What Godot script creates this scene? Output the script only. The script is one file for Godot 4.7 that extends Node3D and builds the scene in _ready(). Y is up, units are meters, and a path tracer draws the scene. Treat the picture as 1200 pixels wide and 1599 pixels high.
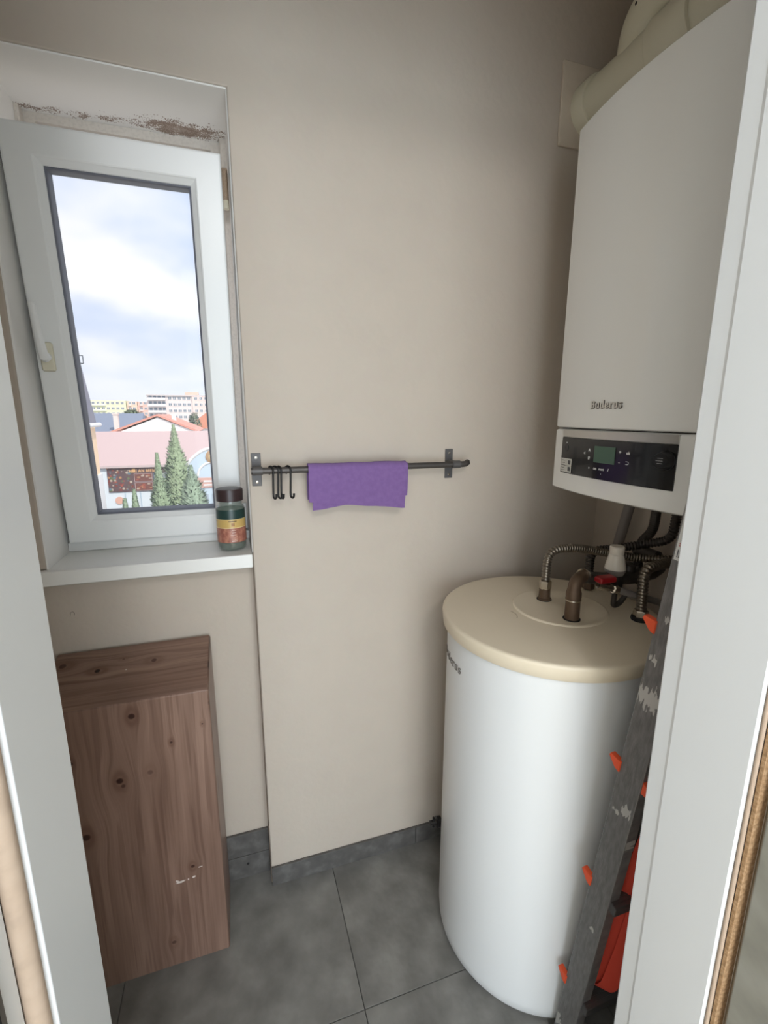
extends Node3D
# A narrow boiler closet seen through its doorway. Metres, y up. x runs along the back wall to the right, z towards the hall.

class MB:
	var v := PackedVector3Array()
	var n := PackedVector3Array()
	var uv := PackedVector2Array()
	func tri(a: Vector3, b: Vector3, c: Vector3, na: Vector3, nb: Vector3, nc: Vector3, ua := Vector2.ZERO, ub := Vector2.ZERO, uc := Vector2.ZERO) -> void:
		if (b - a).cross(c - a).length_squared() < 1e-18:
			return
		if (b - a).cross(c - a).dot(na + nb + nc) > 0.0:
			v.append_array([a, c, b]); n.append_array([na, nc, nb]); uv.append_array([ua, uc, ub])
		else:
			v.append_array([a, b, c]); n.append_array([na, nb, nc]); uv.append_array([ua, ub, uc])
	func flat(p: Array, nn: Vector3, us: Array = []) -> void:
		for i in range(1, p.size() - 1):
			if us.is_empty():
				tri(p[0], p[i], p[i + 1], nn, nn, nn, pl(p[0], nn), pl(p[i], nn), pl(p[i + 1], nn))
			else:
				tri(p[0], p[i], p[i + 1], nn, nn, nn, us[0], us[i], us[i + 1])
	func pl(p: Vector3, nn: Vector3) -> Vector2:
		var a := nn.abs()
		if a.x >= a.y and a.x >= a.z: return Vector2(p.z, -p.y)
		if a.y >= a.z: return Vector2(p.x, p.z)
		return Vector2(p.x, -p.y)
	func box(lo: Vector3, hi: Vector3, bev := 0.0, xf := Transform3D.IDENTITY) -> void:
		var c := (lo + hi) * 0.5
		var h := (hi - lo) * 0.5
		var b: float = minf(bev, minf(h.x, minf(h.y, h.z)) * 0.98)
		for ax in 3:
			for s in [-1.0, 1.0]:
				var u := (ax + 1) % 3
				var w := (ax + 2) % 3
				var p := []
				for k in [[-1, -1], [1, -1], [1, 1], [-1, 1]]:
					var q := Vector3.ZERO
					q[ax] = s * h[ax]; q[u] = k[0] * (h[u] - b); q[w] = k[1] * (h[w] - b)
					p.append(xf * (c + q))
				var nn := Vector3.ZERO
				nn[ax] = s
				flat(p, (xf.basis * nn).normalized())
		if b <= 0.0: return
		for ax in 3:
			var u := (ax + 1) % 3
			var w := (ax + 2) % 3
			for su in [-1.0, 1.0]:
				for sw in [-1.0, 1.0]:
					var p := []
					for k in [[-1, 0], [1, 0], [1, 1], [-1, 1]]:
						var q := Vector3.ZERO
						q[ax] = k[0] * (h[ax] - b)
						q[u] = su * (h[u] - (b if k[1] == 1 else 0.0)); q[w] = sw * (h[w] - (0.0 if k[1] == 1 else b))
						p.append(xf * (c + q))
					var n1 := Vector3.ZERO; n1[u] = su
					var n2 := Vector3.ZERO; n2[w] = sw
					n1 = (xf.basis * n1).normalized(); n2 = (xf.basis * n2).normalized()
					tri(p[0], p[1], p[2], n1, n1, n2); tri(p[0], p[2], p[3], n1, n2, n2)
		for sx in [-1.0, 1.0]:
			for sy in [-1.0, 1.0]:
				for sz in [-1.0, 1.0]:
					var nx := (xf.basis * Vector3(sx, 0, 0)).normalized()
					var ny := (xf.basis * Vector3(0, sy, 0)).normalized()
					var nz := (xf.basis * Vector3(0, 0, sz)).normalized()
					tri(xf * (c + Vector3(sx * h.x, sy * (h.y - b), sz * (h.z - b))), xf * (c + Vector3(sx * (h.x - b), sy * h.y, sz * (h.z - b))), xf * (c + Vector3(sx * (h.x - b), sy * (h.y - b), sz * h.z)), nx, ny, nz)
	func tube(p: Array, r, segs := 16, caps := true, squash := 1.0, side := Vector3.ZERO) -> void:
		var m := p.size()
		var tang := []
		for i in m:
			tang.append(((p[mini(i + 1, m - 1)] as Vector3) - (p[maxi(i - 1, 0)] as Vector3)).normalized())
		var t0: Vector3 = tang[0]
		var nn: Vector3 = side if side != Vector3.ZERO else (Vector3.UP.cross(t0) if absf(t0.y) < 0.9 else Vector3.RIGHT.cross(t0))
		nn = (nn - t0 * nn.dot(t0)).normalized()
		var rings := []
		var nor := []
		var along := 0.0
		var al := []
		for i in m:
			var t: Vector3 = tang[i]
			nn = (nn - t * nn.dot(t)).normalized()
			var bb := t.cross(nn)
			var rad: float = r[i] if r is Array else r
			var ring := []
			var rn := []
			var slope := 0.0
			if r is Array and m > 1:
				var a := mini(i + 1, m - 1)
				var b := maxi(i - 1, 0)
				var dl: float = ((p[a] as Vector3) - (p[b] as Vector3)).length()
				slope = (r[a] - r[b]) / maxf(dl, 1e-5)
			for k in segs + 1:
				var an := TAU * k / segs
				var d := nn * cos(an) + bb * sin(an) * squash
				ring.append((p[i] as Vector3) + d * rad)
				rn.append((nn * cos(an) + bb * sin(an) / squash - t * slope).normalized())
			rings.append(ring); nor.append(rn)
			if i > 0: along += ((p[i] as Vector3) - (p[i - 1] as Vector3)).length()
			al.append(along)
		for i in m - 1:
			for k in segs:
				tri(rings[i][k], rings[i + 1][k], rings[i + 1][k + 1], nor[i][k], nor[i + 1][k], nor[i + 1][k + 1], Vector2(k / float(segs), al[i]), Vector2(k / float(segs), al[i + 1]), Vector2((k + 1) / float(segs), al[i + 1]))
				tri(rings[i][k], rings[i + 1][k + 1], rings[i][k + 1], nor[i][k], nor[i + 1][k + 1], nor[i][k + 1], Vector2(k / float(segs), al[i]), Vector2((k + 1) / float(segs), al[i + 1]), Vector2((k + 1) / float(segs), al[i]))
		if caps:
			flat(rings[0].slice(0, segs), -t0)
			flat(rings[m - 1].slice(0, segs), tang[m - 1])
	func lathe(prof: Array, segs := 48, xf := Transform3D.IDENTITY, sharp := 35.0, a0 := 0.0, a1 := TAU) -> void:
		var m := prof.size()
		var total := 0.0
		var al := [0.0]
		for i in m - 1:
			total += ((prof[i + 1] as Vector2) - (prof[i] as Vector2)).length()
			al.append(total)
		var sn := []
		for i in m - 1:
			var d: Vector2 = ((prof[i + 1] as Vector2) - (prof[i] as Vector2)).normalized()
			sn.append(Vector2(d.y, -d.x))
		for i in m - 1:
			var na: Vector2 = sn[i]
			var nb: Vector2 = sn[i]
			if i > 0 and sn[i].dot(sn[i - 1]) > cos(deg_to_rad(sharp)): na = (sn[i] + sn[i - 1]).normalized()
			if i < m - 2 and sn[i].dot(sn[i + 1]) > cos(deg_to_rad(sharp)): nb = (sn[i] + sn[i + 1]).normalized()
			for k in segs:
				var q := []
				var w := []
				var us := []
				for e in [[i, k, na], [i + 1, k, nb], [i + 1, k + 1, nb], [i, k + 1, na]]:
					var an: float = a0 + (a1 - a0) * e[1] / segs
					var pr: Vector2 = prof[e[0]]
					q.append(xf * Vector3(pr.x * cos(an), pr.y, pr.x * sin(an)))
					w.append((xf.basis * Vector3(e[2].x * cos(an), e[2].y, e[2].x * sin(an))).normalized())
					us.append(Vector2(e[1] / float(segs), 1.0 - al[e[0]] / total))
				tri(q[0], q[1], q[2], w[0], w[1], w[2], us[0], us[1], us[2]); tri(q[0], q[2], q[3], w[0], w[2], w[3], us[0], us[2], us[3])
	func inset(poly: Array, d: float) -> Array:
		var out := []
		var m := poly.size()
		var area := 0.0
		for i in m:
			area += (poly[i] as Vector2).cross(poly[(i + 1) % m])
		var sg := 1.0 if area > 0.0 else -1.0
		for i in m:
			var a: Vector2 = poly[(i + m - 1) % m]
			var b: Vector2 = poly[i]
			var c: Vector2 = poly[(i + 1) % m]
			var n1 := (b - a).normalized().orthogonal() * -sg
			var n2 := (c - b).normalized().orthogonal() * -sg
			n1 = Vector2(-(b - a).normalized().y, (b - a).normalized().x) * sg
			n2 = Vector2(-(c - b).normalized().y, (c - b).normalized().x) * sg
			var mm := (n1 + n2)
			out.append(b + mm * d / maxf(1.0 + n1.dot(n2), 0.15))
		return out
	# a polygon in local xy, from z = 0 to z = depth; bevel on the z = depth face
	func prism(poly: Array, depth: float, xf := Transform3D.IDENTITY, bev := 0.0, back_bev := 0.0) -> void:
		var m := poly.size()
		var top: Array = inset(poly, bev) if bev > 0.0 else poly
		var bot: Array = inset(poly, back_bev) if back_bev > 0.0 else poly
		for side in 2:
			var pp: Array = top if side == 1 else bot
			var ix := Geometry2D.triangulate_polygon(PackedVector2Array(pp))
			var z: float = depth if side == 1 else 0.0
			var nn := (xf.basis * Vector3(0, 0, 1 if side == 1 else -1)).normalized()
			for t in range(0, ix.size(), 3):
				var q := []
				for k in 3:
					q.append(pp[ix[t + k]])
				tri(xf * Vector3(q[0].x, q[0].y, z), xf * Vector3(q[1].x, q[1].y, z), xf * Vector3(q[2].x, q[2].y, z), nn, nn, nn, Vector2(q[0].x, -q[0].y), Vector2(q[1].x, -q[1].y), Vector2(q[2].x, -q[2].y))
		var area := 0.0
		for i in m:
			area += (poly[i] as Vector2).cross(poly[(i + 1) % m])
		var sg := 1.0 if area > 0.0 else -1.0
		var nz := (xf.basis * Vector3(0, 0, 1)).normalized()
		for i in m:
			var j := (i + 1) % m
			var d: Vector2 = ((poly[j] as Vector2) - (poly[i] as Vector2)).normalized()
			var nn := (xf.basis * Vector3(d.y * sg, -d.x * sg, 0)).normalized()
			flat([xf * Vector3(poly[i].x, poly[i].y, back_bev), xf * Vector3(poly[j].x, poly[j].y, back_bev), xf * Vector3(poly[j].x, poly[j].y, depth - bev), xf * Vector3(poly[i].x, poly[i].y, depth - bev)], nn)
			if bev > 0.0:
				var a := xf * Vector3(poly[i].x, poly[i].y, depth - bev)
				var b := xf * Vector3(poly[j].x, poly[j].y, depth - bev)
				var c := xf * Vector3(top[j].x, top[j].y, depth)
				var e := xf * Vector3(top[i].x, top[i].y, depth)
				tri(a, b, c, nn, nn, nz); tri(a, c, e, nn, nz, nz)
			if back_bev > 0.0:
				var a2 := xf * Vector3(poly[i].x, poly[i].y, back_bev)
				var b2 := xf * Vector3(poly[j].x, poly[j].y, back_bev)
				var c2 := xf * Vector3(bot[j].x, bot[j].y, 0)
				var e2 := xf * Vector3(bot[i].x, bot[i].y, 0)
				tri(a2, b2, c2, nn, nn, -nz); tri(a2, c2, e2, nn, -nz, -nz)
	# a smooth sheet from a function of (s, t)
	func sheet(nu: int, nv: int, f: Callable, flip := false) -> void:
		var p := []
		for i in nu + 1:
			var row := []
			for j in nv + 1:
				row.append(f.call(i / float(nu), j / float(nv)))
			p.append(row)
		var nr := []
		for i in nu + 1:
			var row := []
			for j in nv + 1:
				var a: Vector3 = p[mini(i + 1, nu)][j] - p[maxi(i - 1, 0)][j]
				var b: Vector3 = p[i][mini(j + 1, nv)] - p[i][maxi(j - 1, 0)]
				var c := a.cross(b).normalized()
				row.append(-c if flip else c)
			nr.append(row)
		for i in nu:
			for j in nv:
				var ua := Vector2(i / float(nu), j / float(nv))
				var ub := Vector2((i + 1) / float(nu), j / float(nv))
				var uc := Vector2((i + 1) / float(nu), (j + 1) / float(nv))
				var ud := Vector2(i / float(nu), (j + 1) / float(nv))
				tri(p[i][j], p[i + 1][j], p[i + 1][j + 1], nr[i][j], nr[i + 1][j], nr[i + 1][j + 1], ua, ub, uc)
				tri(p[i][j], p[i + 1][j + 1], p[i][j + 1], nr[i][j], nr[i + 1][j + 1], nr[i][j + 1], ua, uc, ud)
	# a mitred frame: profile points are (distance in from the outline, z)
	func frame(x0: float, y0: float, x1: float, y1: float, prof: Array) -> void:
		for k in prof.size() - 1:
			var a: Vector2 = prof[k]
			var b: Vector2 = prof[k + 1]
			var ca := [Vector3(x0 + a.x, y0 + a.x, a.y), Vector3(x1 - a.x, y0 + a.x, a.y), Vector3(x1 - a.x, y1 - a.x, a.y), Vector3(x0 + a.x, y1 - a.x, a.y)]
			var cb := [Vector3(x0 + b.x, y0 + b.x, b.y), Vector3(x1 - b.x, y0 + b.x, b.y), Vector3(x1 - b.x, y1 - b.x, b.y), Vector3(x0 + b.x, y1 - b.x, b.y)]
			for i in 4:
				var j := (i + 1) % 4
				var inward: Vector3 = [Vector3(0, 1, 0), Vector3(-1, 0, 0), Vector3(0, -1, 0), Vector3(1, 0, 0)][i]
				var d := b - a
				var nn := (inward * -d.y + Vector3(0, 0, 1) * d.x).normalized()
				flat([ca[i], ca[j], cb[j], cb[i]], nn)
	func add(o: ArrayMesh, xf: Transform3D) -> void:
		var a := o.surface_get_arrays(0)
		for p in a[Mesh.ARRAY_VERTEX]: v.append(xf * p)
		for p in a[Mesh.ARRAY_NORMAL]: n.append((xf.basis * p).normalized())
		uv.append_array(a[Mesh.ARRAY_TEX_UV])
	func mesh() -> ArrayMesh:
		var a := []
		a.resize(Mesh.ARRAY_MAX)
		a[Mesh.ARRAY_VERTEX] = v; a[Mesh.ARRAY_NORMAL] = n; a[Mesh.ARRAY_TEX_UV] = uv
		var m := ArrayMesh.new()
		m.add_surface_from_arrays(Mesh.PRIMITIVE_TRIANGLES, a)
		return m

var used := {}
func numbered(called: String) -> String:
	if not used.has(called):
		used[called] = 0
		return called
	used[called] += 1
	return "%s_%03d" % [called, used[called]]

func thing(called: String, label: String, category: String, at := Vector3.ZERO, group := "", kind := "") -> Node3D:
	var o := Node3D.new()
	o.name = numbered(called); o.position = at
	add_child(o)
	o.set_meta("label", label); o.set_meta("category", category)
	if group: o.set_meta("group", group)
	if kind: o.set_meta("kind", kind)
	return o

func struct(called: String, label: String, category: String, at := Vector3.ZERO) -> Node3D:
	var o := thing(called, label, category, at)
	o.set_meta("kind", "structure")
	return o

func part(mb, called: String, m: Material, parent: Node3D) -> MeshInstance3D:
	var o := MeshInstance3D.new()
	o.name = called
	o.mesh = mb.mesh() if mb is MB else mb
	o.material_override = m
	parent.add_child(o, true)
	return o

func mat(c: Color, rough := 0.6, metal := 0.0) -> StandardMaterial3D:
	var m := StandardMaterial3D.new()
	m.albedo_color = c; m.roughness = rough; m.metallic = metal
	return m

func rgb(r: int, g: int, b: int) -> Color:
	return Color(r / 255.0, g / 255.0, b / 255.0)

func noise_tex(freq: float, ramp: Array, size := 512, octaves := 4, sd := 1, normal := false) -> NoiseTexture2D:
	var f := FastNoiseLite.new()
	f.noise_type = FastNoiseLite.TYPE_SIMPLEX_SMOOTH
	f.frequency = freq; f.seed = sd; f.fractal_octaves = octaves
	var t := NoiseTexture2D.new()
	t.noise = f; t.seamless = true; t.width = size; t.height = size
	if normal:
		t.as_normal_map = true; t.bump_strength = 4.0
	elif ramp:
		var g := Gradient.new()
		g.offsets = PackedFloat32Array(ramp.map(func(e): return e[0])); g.colors = PackedColorArray(ramp.map(func(e): return e[1]))
		t.color_ramp = g
	return t

func world_tex(m: StandardMaterial3D, t: Texture2D, scale: float) -> StandardMaterial3D:
	m.albedo_texture = t; m.uv1_triplanar = true; m.uv1_world_triplanar = true; m.uv1_scale = Vector3.ONE * scale
	return m

func mottled(c: Color, spread: float, freq: float, scale: float, rough: float, sd := 1, octaves := 4) -> StandardMaterial3D:
	var m := mat(Color.WHITE, rough)
	return world_tex(m, noise_tex(freq, [[0.15, c.darkened(spread)], [0.5, c], [0.85, c.lightened(spread)]], 512, octaves, sd), scale)

func sys_font(name_: String, bold := false, italic := false) -> Font:
	var f := SystemFont.new()
	f.font_names = PackedStringArray([name_])
	if bold: f.font_weight = 700
	if not italic: return f
	var fv := FontVariation.new()
	fv.base_font = f
	fv.variation_transform = Transform2D(Vector2(1, 0), Vector2(0.2, 1), Vector2.ZERO)
	return fv

# lettering as MB: centred, height of the em in metres, lying in local xy facing +z, from z = 0 to depth
func letters(s: String, em: float, depth: float, font: Font, bend = null) -> MB:
	var t := TextMesh.new()
	t.text = s; t.font = font; t.font_size = 64; t.pixel_size = em / 64.0; t.depth = depth; t.curve_step = 1.5
	t.horizontal_alignment = HORIZONTAL_ALIGNMENT_CENTER; t.vertical_alignment = VERTICAL_ALIGNMENT_CENTER
	var mb := MB.new()
	for si in t.get_surface_count():
		var a := t.surface_get_arrays(si)
		var vs: PackedVector3Array = a[Mesh.ARRAY_VERTEX]
		var ns: PackedVector3Array = a[Mesh.ARRAY_NORMAL]
		var ix: PackedInt32Array = a[Mesh.ARRAY_INDEX] if a[Mesh.ARRAY_INDEX] != null else PackedInt32Array(range(vs.size()))
		for k in range(0, ix.size() - 2, 3):
			var q := []
			var w := []
			for e in 3:
				var p := vs[ix[k + e]] + Vector3(0, 0, depth * 0.5)
				var nn := ns[ix[k + e]]
				if bend != null:
					var xf: Transform3D = bend.call(p)
					q.append(xf.origin); w.append((xf.basis * nn).normalized())
				else:
					q.append(p); w.append(nn)
			mb.tri(q[0], q[1], q[2], w[0], w[1], w[2])
	return mb

func text_part(s: String, em: float, depth: float, font: Font, m: Material, parent: Node3D, xf: Transform3D, called: String) -> MeshInstance3D:
	var o := part(letters(s, em, depth, font), called, m, parent)
	o.transform = xf
	return o

func rounded(pts: Array, r: float, n := 6) -> Array:
	# a polyline with its corners rounded
	var out := [pts[0]]
	for i in range(1, pts.size() - 1):
		var a: Vector3 = pts[i - 1]
		var b: Vector3 = pts[i]
		var c: Vector3 = pts[i + 1]
		var ra := minf(r, minf((a - b).length(), (c - b).length()) * 0.49)
		var p := b + (a - b).normalized() * ra
		var q := b + (c - b).normalized() * ra
		for k in n + 1:
			var t := k / float(n)
			out.append(p.lerp(b, t).lerp(b.lerp(q, t), t))
	out.append(pts[-1])
	return out

func resample(pts: Array, step: float) -> Array:
	var c := Curve3D.new()
	c.bake_interval = step
	for p in pts: c.add_point(p)
	var l := c.get_baked_length()
	var n := int(ceil(l / step))
	var out := []
	for i in n + 1: out.append(c.sample_baked(l * i / n))
	return out

func hose(pts: Array, r: float, ridge: float, pitch: float, segs := 14) -> MB:
	var p := resample(pts, pitch / 4.0)
	var rr := []
	for i in p.size():
		rr.append(r + ridge * [0.0, 0.75, 1.0, 0.55][i % 4])
	var mb := MB.new()
	mb.tube(p, rr, segs)
	return mb

func hexnut(mb: MB, base: Vector3, r: float, h: float, turn := 0.2) -> void:
	var poly := []
	for k in 6: poly.append(Vector2(cos(turn + TAU * k / 6), sin(turn + TAU * k / 6)) * r)
	mb.prism(poly, h, Transform3D(Basis(Vector3(1, 0, 0), Vector3(0, 0, -1), Vector3(0, 1, 0)), base), r * 0.08, r * 0.08)

func turned(axis_to: Vector3, at: Vector3) -> Transform3D:
	# local y along axis_to
	var y := axis_to.normalized()
	var x := (Vector3.FORWARD if absf(y.z) < 0.9 else Vector3.RIGHT).cross(y).normalized()
	return Transform3D(Basis(x, y, x.cross(y)), at)

var M := {}
const WALL := Color(0.772, 0.722, 0.668)

func _ready() -> void:
	# ---------------------------------------------------------------- camera, sky, sun, exposure
	var cam := Camera3D.new()
	cam.name = "camera"
	cam.position = Vector3(-0.0374, 1.5, 1.2815)
	cam.rotation = Vector3(deg_to_rad(-11.873), deg_to_rad(-18.115), deg_to_rad(0.146))
	cam.fov = rad_to_deg(2.0 * atan(799.5 / 723.2))
	cam.near = 0.02; cam.far = 2000.0
	cam.current = true
	add_child(cam)
	var env := Environment.new()
	env.background_mode = Environment.BG_SKY
	env.tonemap_mode = Environment.TONE_MAPPER_LINEAR
	env.tonemap_exposure = 1.06
	env.sdfgi_enabled = true; env.ssao_enabled = true; env.ssil_enabled = true
	var sky := Sky.new()
	var psm := PanoramaSkyMaterial.new()
	psm.panorama = ImageTexture.create_from_image(sky_image())
	sky.sky_material = psm
	env.sky = sky
	var we := WorldEnvironment.new()
	we.name = "world"; we.environment = env
	add_child(we)
	var sun := DirectionalLight3D.new()
	sun.name = "sun"
	sun.light_energy = 0.95; sun.light_color = Color(1.0, 0.97, 0.92); sun.light_angular_distance = 1.0; sun.shadow_enabled = true
	sun.sky_mode = DirectionalLight3D.SKY_MODE_LIGHT_ONLY
	add_child(sun)
	sun.look_at_from_position(Vector3.ZERO, Vector3(-0.3, -0.75, -0.6), Vector3.UP)

	make_materials()
	shell()
	window()
	doorway()
	hall()
	boxing()
	tank()
	boiler()
	flue()
	plumbing()
	rail()
	jar()
	ladder()
	outside()

func sky_image() -> Image:
	var w := 1024
	var h := 512
	var im := Image.create(w, h, false, Image.FORMAT_RGBF)
	var f := FastNoiseLite.new()
	f.noise_type = FastNoiseLite.TYPE_SIMPLEX_SMOOTH; f.frequency = 1.0; f.fractal_octaves = 5; f.seed = 7
	for y in h:
		var up := (0.5 - (y + 0.5) / h) * PI
		for x in w:
			var a := (x + 0.5) / w * TAU
			var d := Vector3(cos(a) * cos(up), sin(up), sin(a) * cos(up))
			var e := maxf(d.y, 0.0) + 0.18
			var q := Vector3(d.x / e, 0.0, d.z / e) * 1.1
			var k := smoothstep(-0.34, 0.42, f.get_noise_3d(q.x, 3.0, q.z))
			k = lerpf(k, 0.62, clampf(1.0 - d.y * 5.0, 0.0, 1.0))
			var c := Vector3(0.66, 0.77, 1.0).lerp(Vector3(1.06, 1.06, 1.1), k)
			im.set_pixel(x, y, Color(c.x, c.y, c.z))
	return im

func make_materials() -> void:
	M.wall = mottled(WALL, 0.007, 0.012, 1.1, 0.85, 3)
	M.wall.normal_enabled = true
	M.wall.normal_texture = noise_tex(0.06, [], 512, 3, 5, true)
	M.wall.normal_scale = 0.08
	M.ceiling = mottled(Color(0.9, 0.89, 0.87), 0.015, 0.01, 1.0, 0.9, 4)
	M.pvc = mat(rgb(238, 238, 236), 0.32)
	M.pvc_old = mat(rgb(226, 219, 196), 0.4)
	M.sill = mat(rgb(240, 238, 233), 0.3)
	M.gasket = mat(rgb(104, 106, 116), 0.6)
	M.glass = mat(Color(0.93, 0.96, 0.97, 0.06), 0.02)
	M.glass.metallic_specular = 0.12
	M.glass.transparency = BaseMaterial3D.TRANSPARENCY_ALPHA
	M.jamb = mat(rgb(228, 230, 231), 0.34)
	M.seal = mottled(rgb(190, 168, 148), 0.05, 0.02, 4.0, 0.9, 17)
	M.raw_wood = mottled(rgb(172, 136, 98), 0.16, 0.03, 9.0, 0.75, 9)
	M.leaf = mottled(rgb(150, 148, 138), 0.08, 0.01, 2.0, 0.3, 19)
	M.baseboard = mottled(rgb(94, 91, 88), 0.1, 0.015, 2.2, 0.5, 12)
	M.grout = mat(rgb(74, 72, 70), 0.9)
	M.enamel = mat(rgb(236, 235, 231), 0.24)
	M.enamel.clearcoat_enabled = true; M.enamel.clearcoat = 1.0; M.enamel.clearcoat_roughness = 0.08
	M.tank = mat(rgb(228, 229, 229), 0.28)
	M.lid = mat(rgb(228, 214, 190), 0.42)
	M.steel = mat(rgb(136, 127, 116), 0.34, 0.9)
	M.nickel = mat(rgb(196, 188, 176), 0.24, 1.0)
	M.bronze = mat(rgb(104, 84, 68), 0.55, 0.55)
	M.dark_pipe = mat(rgb(66, 60, 56), 0.45, 0.5)
	M.black = mat(rgb(17, 18, 20), 0.2)
	M.black.clearcoat_enabled = true; M.black.clearcoat = 0.3; M.black.clearcoat_roughness = 0.05
	M.rubber = mat(rgb(28, 27, 26), 0.8)
	M.silver = mat(rgb(198, 196, 192), 0.3, 0.9)
	M.white_print = mat(rgb(232, 232, 230), 0.5)
	M.badge_dark = mat(rgb(96, 90, 84), 0.4)
	M.badge_light = mat(rgb(214, 210, 204), 0.3, 0.4)
	M.red = mat(rgb(150, 24, 30), 0.4)
	M.flue = mat(rgb(224, 218, 196), 0.42)
	M.iron = mat(rgb(86, 81, 78), 0.48, 0.55)
	M.iron_plate = mat(rgb(98, 95, 94), 0.55, 0.4)
	M.hook = mat(rgb(40, 38, 37), 0.45, 0.4)
	M.orange = mat(rgb(226, 86, 48), 0.5)
	M.grey_pipe = mat(rgb(140, 132, 128), 0.5)
	M.plate = mottled(rgb(212, 198, 180), 0.02, 0.02, 2.0, 0.6, 31)

# ---------------------------------------------------------------- the closet
func shell() -> void:
	var floor_ := struct("floor", "grey concrete-look tiled floor with dark joints", "floor")
	var g := MB.new()
	g.box(Vector3(-0.75, -0.12, -0.33), Vector3(1.285, -0.003, 0.97))
	part(g, "grout_bed", M.grout, floor_)
	var tx := noise_tex(0.007, [[0.1, rgb(112, 110, 106)], [0.4, rgb(124, 122, 118)], [0.6, rgb(131, 129, 125)], [0.92, rgb(144, 142, 137)]], 1024, 5, 21)
	var bump := noise_tex(0.05, [], 512, 3, 22, true)
	for i in 4:
		for j in 3:
			var x0: float = [-0.75, -0.4, 0.2, 0.8][i]
			var x1: float = [-0.4, 0.2, 0.8, 1.285][i]
			var z0: float = [-0.33, -0.192, 0.408][j]
			var z1: float = [-0.192, 0.408, 0.97][j]
			var m := mat(Color.WHITE, 0.42)
			world_tex(m, tx, 1.0)
			m.uv1_offset = Vector3(0.37 * i + 0.11 * j, 0.2 * j, 0.23 * j + 0.41 * i)
			m.normal_enabled = true; m.normal_texture = bump; m.normal_scale = 0.1
			var b := MB.new()
			b.box(Vector3(x0 + 0.0009, -0.012, z0 + 0.0009), Vector3(x1 - 0.0009, 0.0, z1 - 0.0009), 0.0008)
			part(b, "tile", m, floor_)

	var ce := struct("ceiling", "plain white ceiling of the boiler closet", "ceiling")
	var mb := MB.new()
	mb.box(Vector3(-0.75, 2.8, -0.33), Vector3(1.285, 2.92, 0.82))
	part(mb, "ceiling_slab", M.ceiling, ce)

	var wb := struct("wall_back", "beige plastered back wall with a deep window niche", "wall")
	mb = MB.new()
	var outline := [Vector2(0, 0), Vector2(1.285, 0), Vector2(1.285, 2.8), Vector2(-0.75, 2.8), Vector2(-0.75, 1.125), Vector2(-0.485, 1.125), Vector2(-0.485, 2.229), Vector2(0, 2.229)]
	mb.prism(outline, 0.33, Transform3D(Basis(), Vector3(0, 0, -0.33)), 0.006)
	mb.box(Vector3(-0.75, 0, -0.33), Vector3(0, 1.085, -0.06))
	mb.box(Vector3(-0.75, 1.085, -0.33), Vector3(-0.56, 1.125, -0.06))
	mb.box(Vector3(-0.56, 1.085, -0.33), Vector3(0.0, 1.125, -0.22))
	mb.box(Vector3(-0.5, 2.165, -0.33), Vector3(0.01, 2.235, -0.288))
	part(mb, "plaster", M.wall, wb)
	# the soffit of the niche, with the mould smudges along the window
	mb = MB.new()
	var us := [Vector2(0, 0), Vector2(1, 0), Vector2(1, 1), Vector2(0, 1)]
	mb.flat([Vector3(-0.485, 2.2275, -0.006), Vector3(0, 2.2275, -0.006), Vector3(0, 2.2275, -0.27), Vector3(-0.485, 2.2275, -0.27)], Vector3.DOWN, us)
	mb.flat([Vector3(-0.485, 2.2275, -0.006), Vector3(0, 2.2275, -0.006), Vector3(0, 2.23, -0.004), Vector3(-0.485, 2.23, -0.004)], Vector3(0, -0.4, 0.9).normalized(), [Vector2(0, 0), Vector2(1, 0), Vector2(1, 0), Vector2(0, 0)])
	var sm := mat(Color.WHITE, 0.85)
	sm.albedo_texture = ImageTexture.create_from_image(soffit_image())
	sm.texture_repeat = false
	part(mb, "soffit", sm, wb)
	# the reveals at either side; window light is put into their lighter colour
	for side in [-1, 1]:
		mb = MB.new()
		var rx: float = -0.4835 if side < 0 else -0.0015
		mb.flat([Vector3(rx, 1.125, -0.007), Vector3(rx, 2.2275, -0.007), Vector3(rx, 2.2275, -0.25), Vector3(rx, 1.125, -0.25)], Vector3(-side, 0, 0))
		mb.flat([Vector3(rx, 1.125, -0.007), Vector3(rx, 2.2275, -0.007), Vector3(rx + side * 0.003, 2.2275, -0.0035), Vector3(rx + side * 0.003, 1.125, -0.0035)], Vector3(-side, 0, 0.7).normalized())
		part(mb, "reveal", mat(rgb(238, 235, 230), 0.8), wb)
	# a small pencil squiggle on the niche wall
	mb = MB.new()
	mb.tube([Vector3(-0.470, 0.979, -0.0598), Vector3(-0.469, 0.986, -0.0598), Vector3(-0.464, 0.989, -0.0598), Vector3(-0.460, 0.985, -0.0598), Vector3(-0.461, 0.978, -0.0598)], 0.0007, 6)
	part(mb, "pencil_mark", mat(rgb(120, 110, 104), 0.9), wb)

	var wr := struct("wall_right", "beige plastered wall behind the boiler", "wall")
	mb = MB.new()
	mb.box(Vector3(1.165, 0, 0), Vector3(1.285, 2.8, 0.82))
	part(mb, "plaster", M.wall, wr)
	var wl := struct("wall_left", "beige plastered side wall left of the window niche", "wall")
	mb = MB.new()
	mb.box(Vector3(-0.75, 0, -0.06), Vector3(-0.62, 2.8, 0.82))
	part(mb, "plaster", M.wall, wl)

	var bb := struct("baseboard_back", "low dark grey tile baseboard under the towel rail", "baseboard")
	mb = MB.new()
	mb.box(Vector3(0.002, 0, 0), Vector3(0.5, 0.068, 0.009), 0.001)
	part(mb, "baseboard_tile", M.baseboard, bb)
	mb = MB.new()
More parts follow.
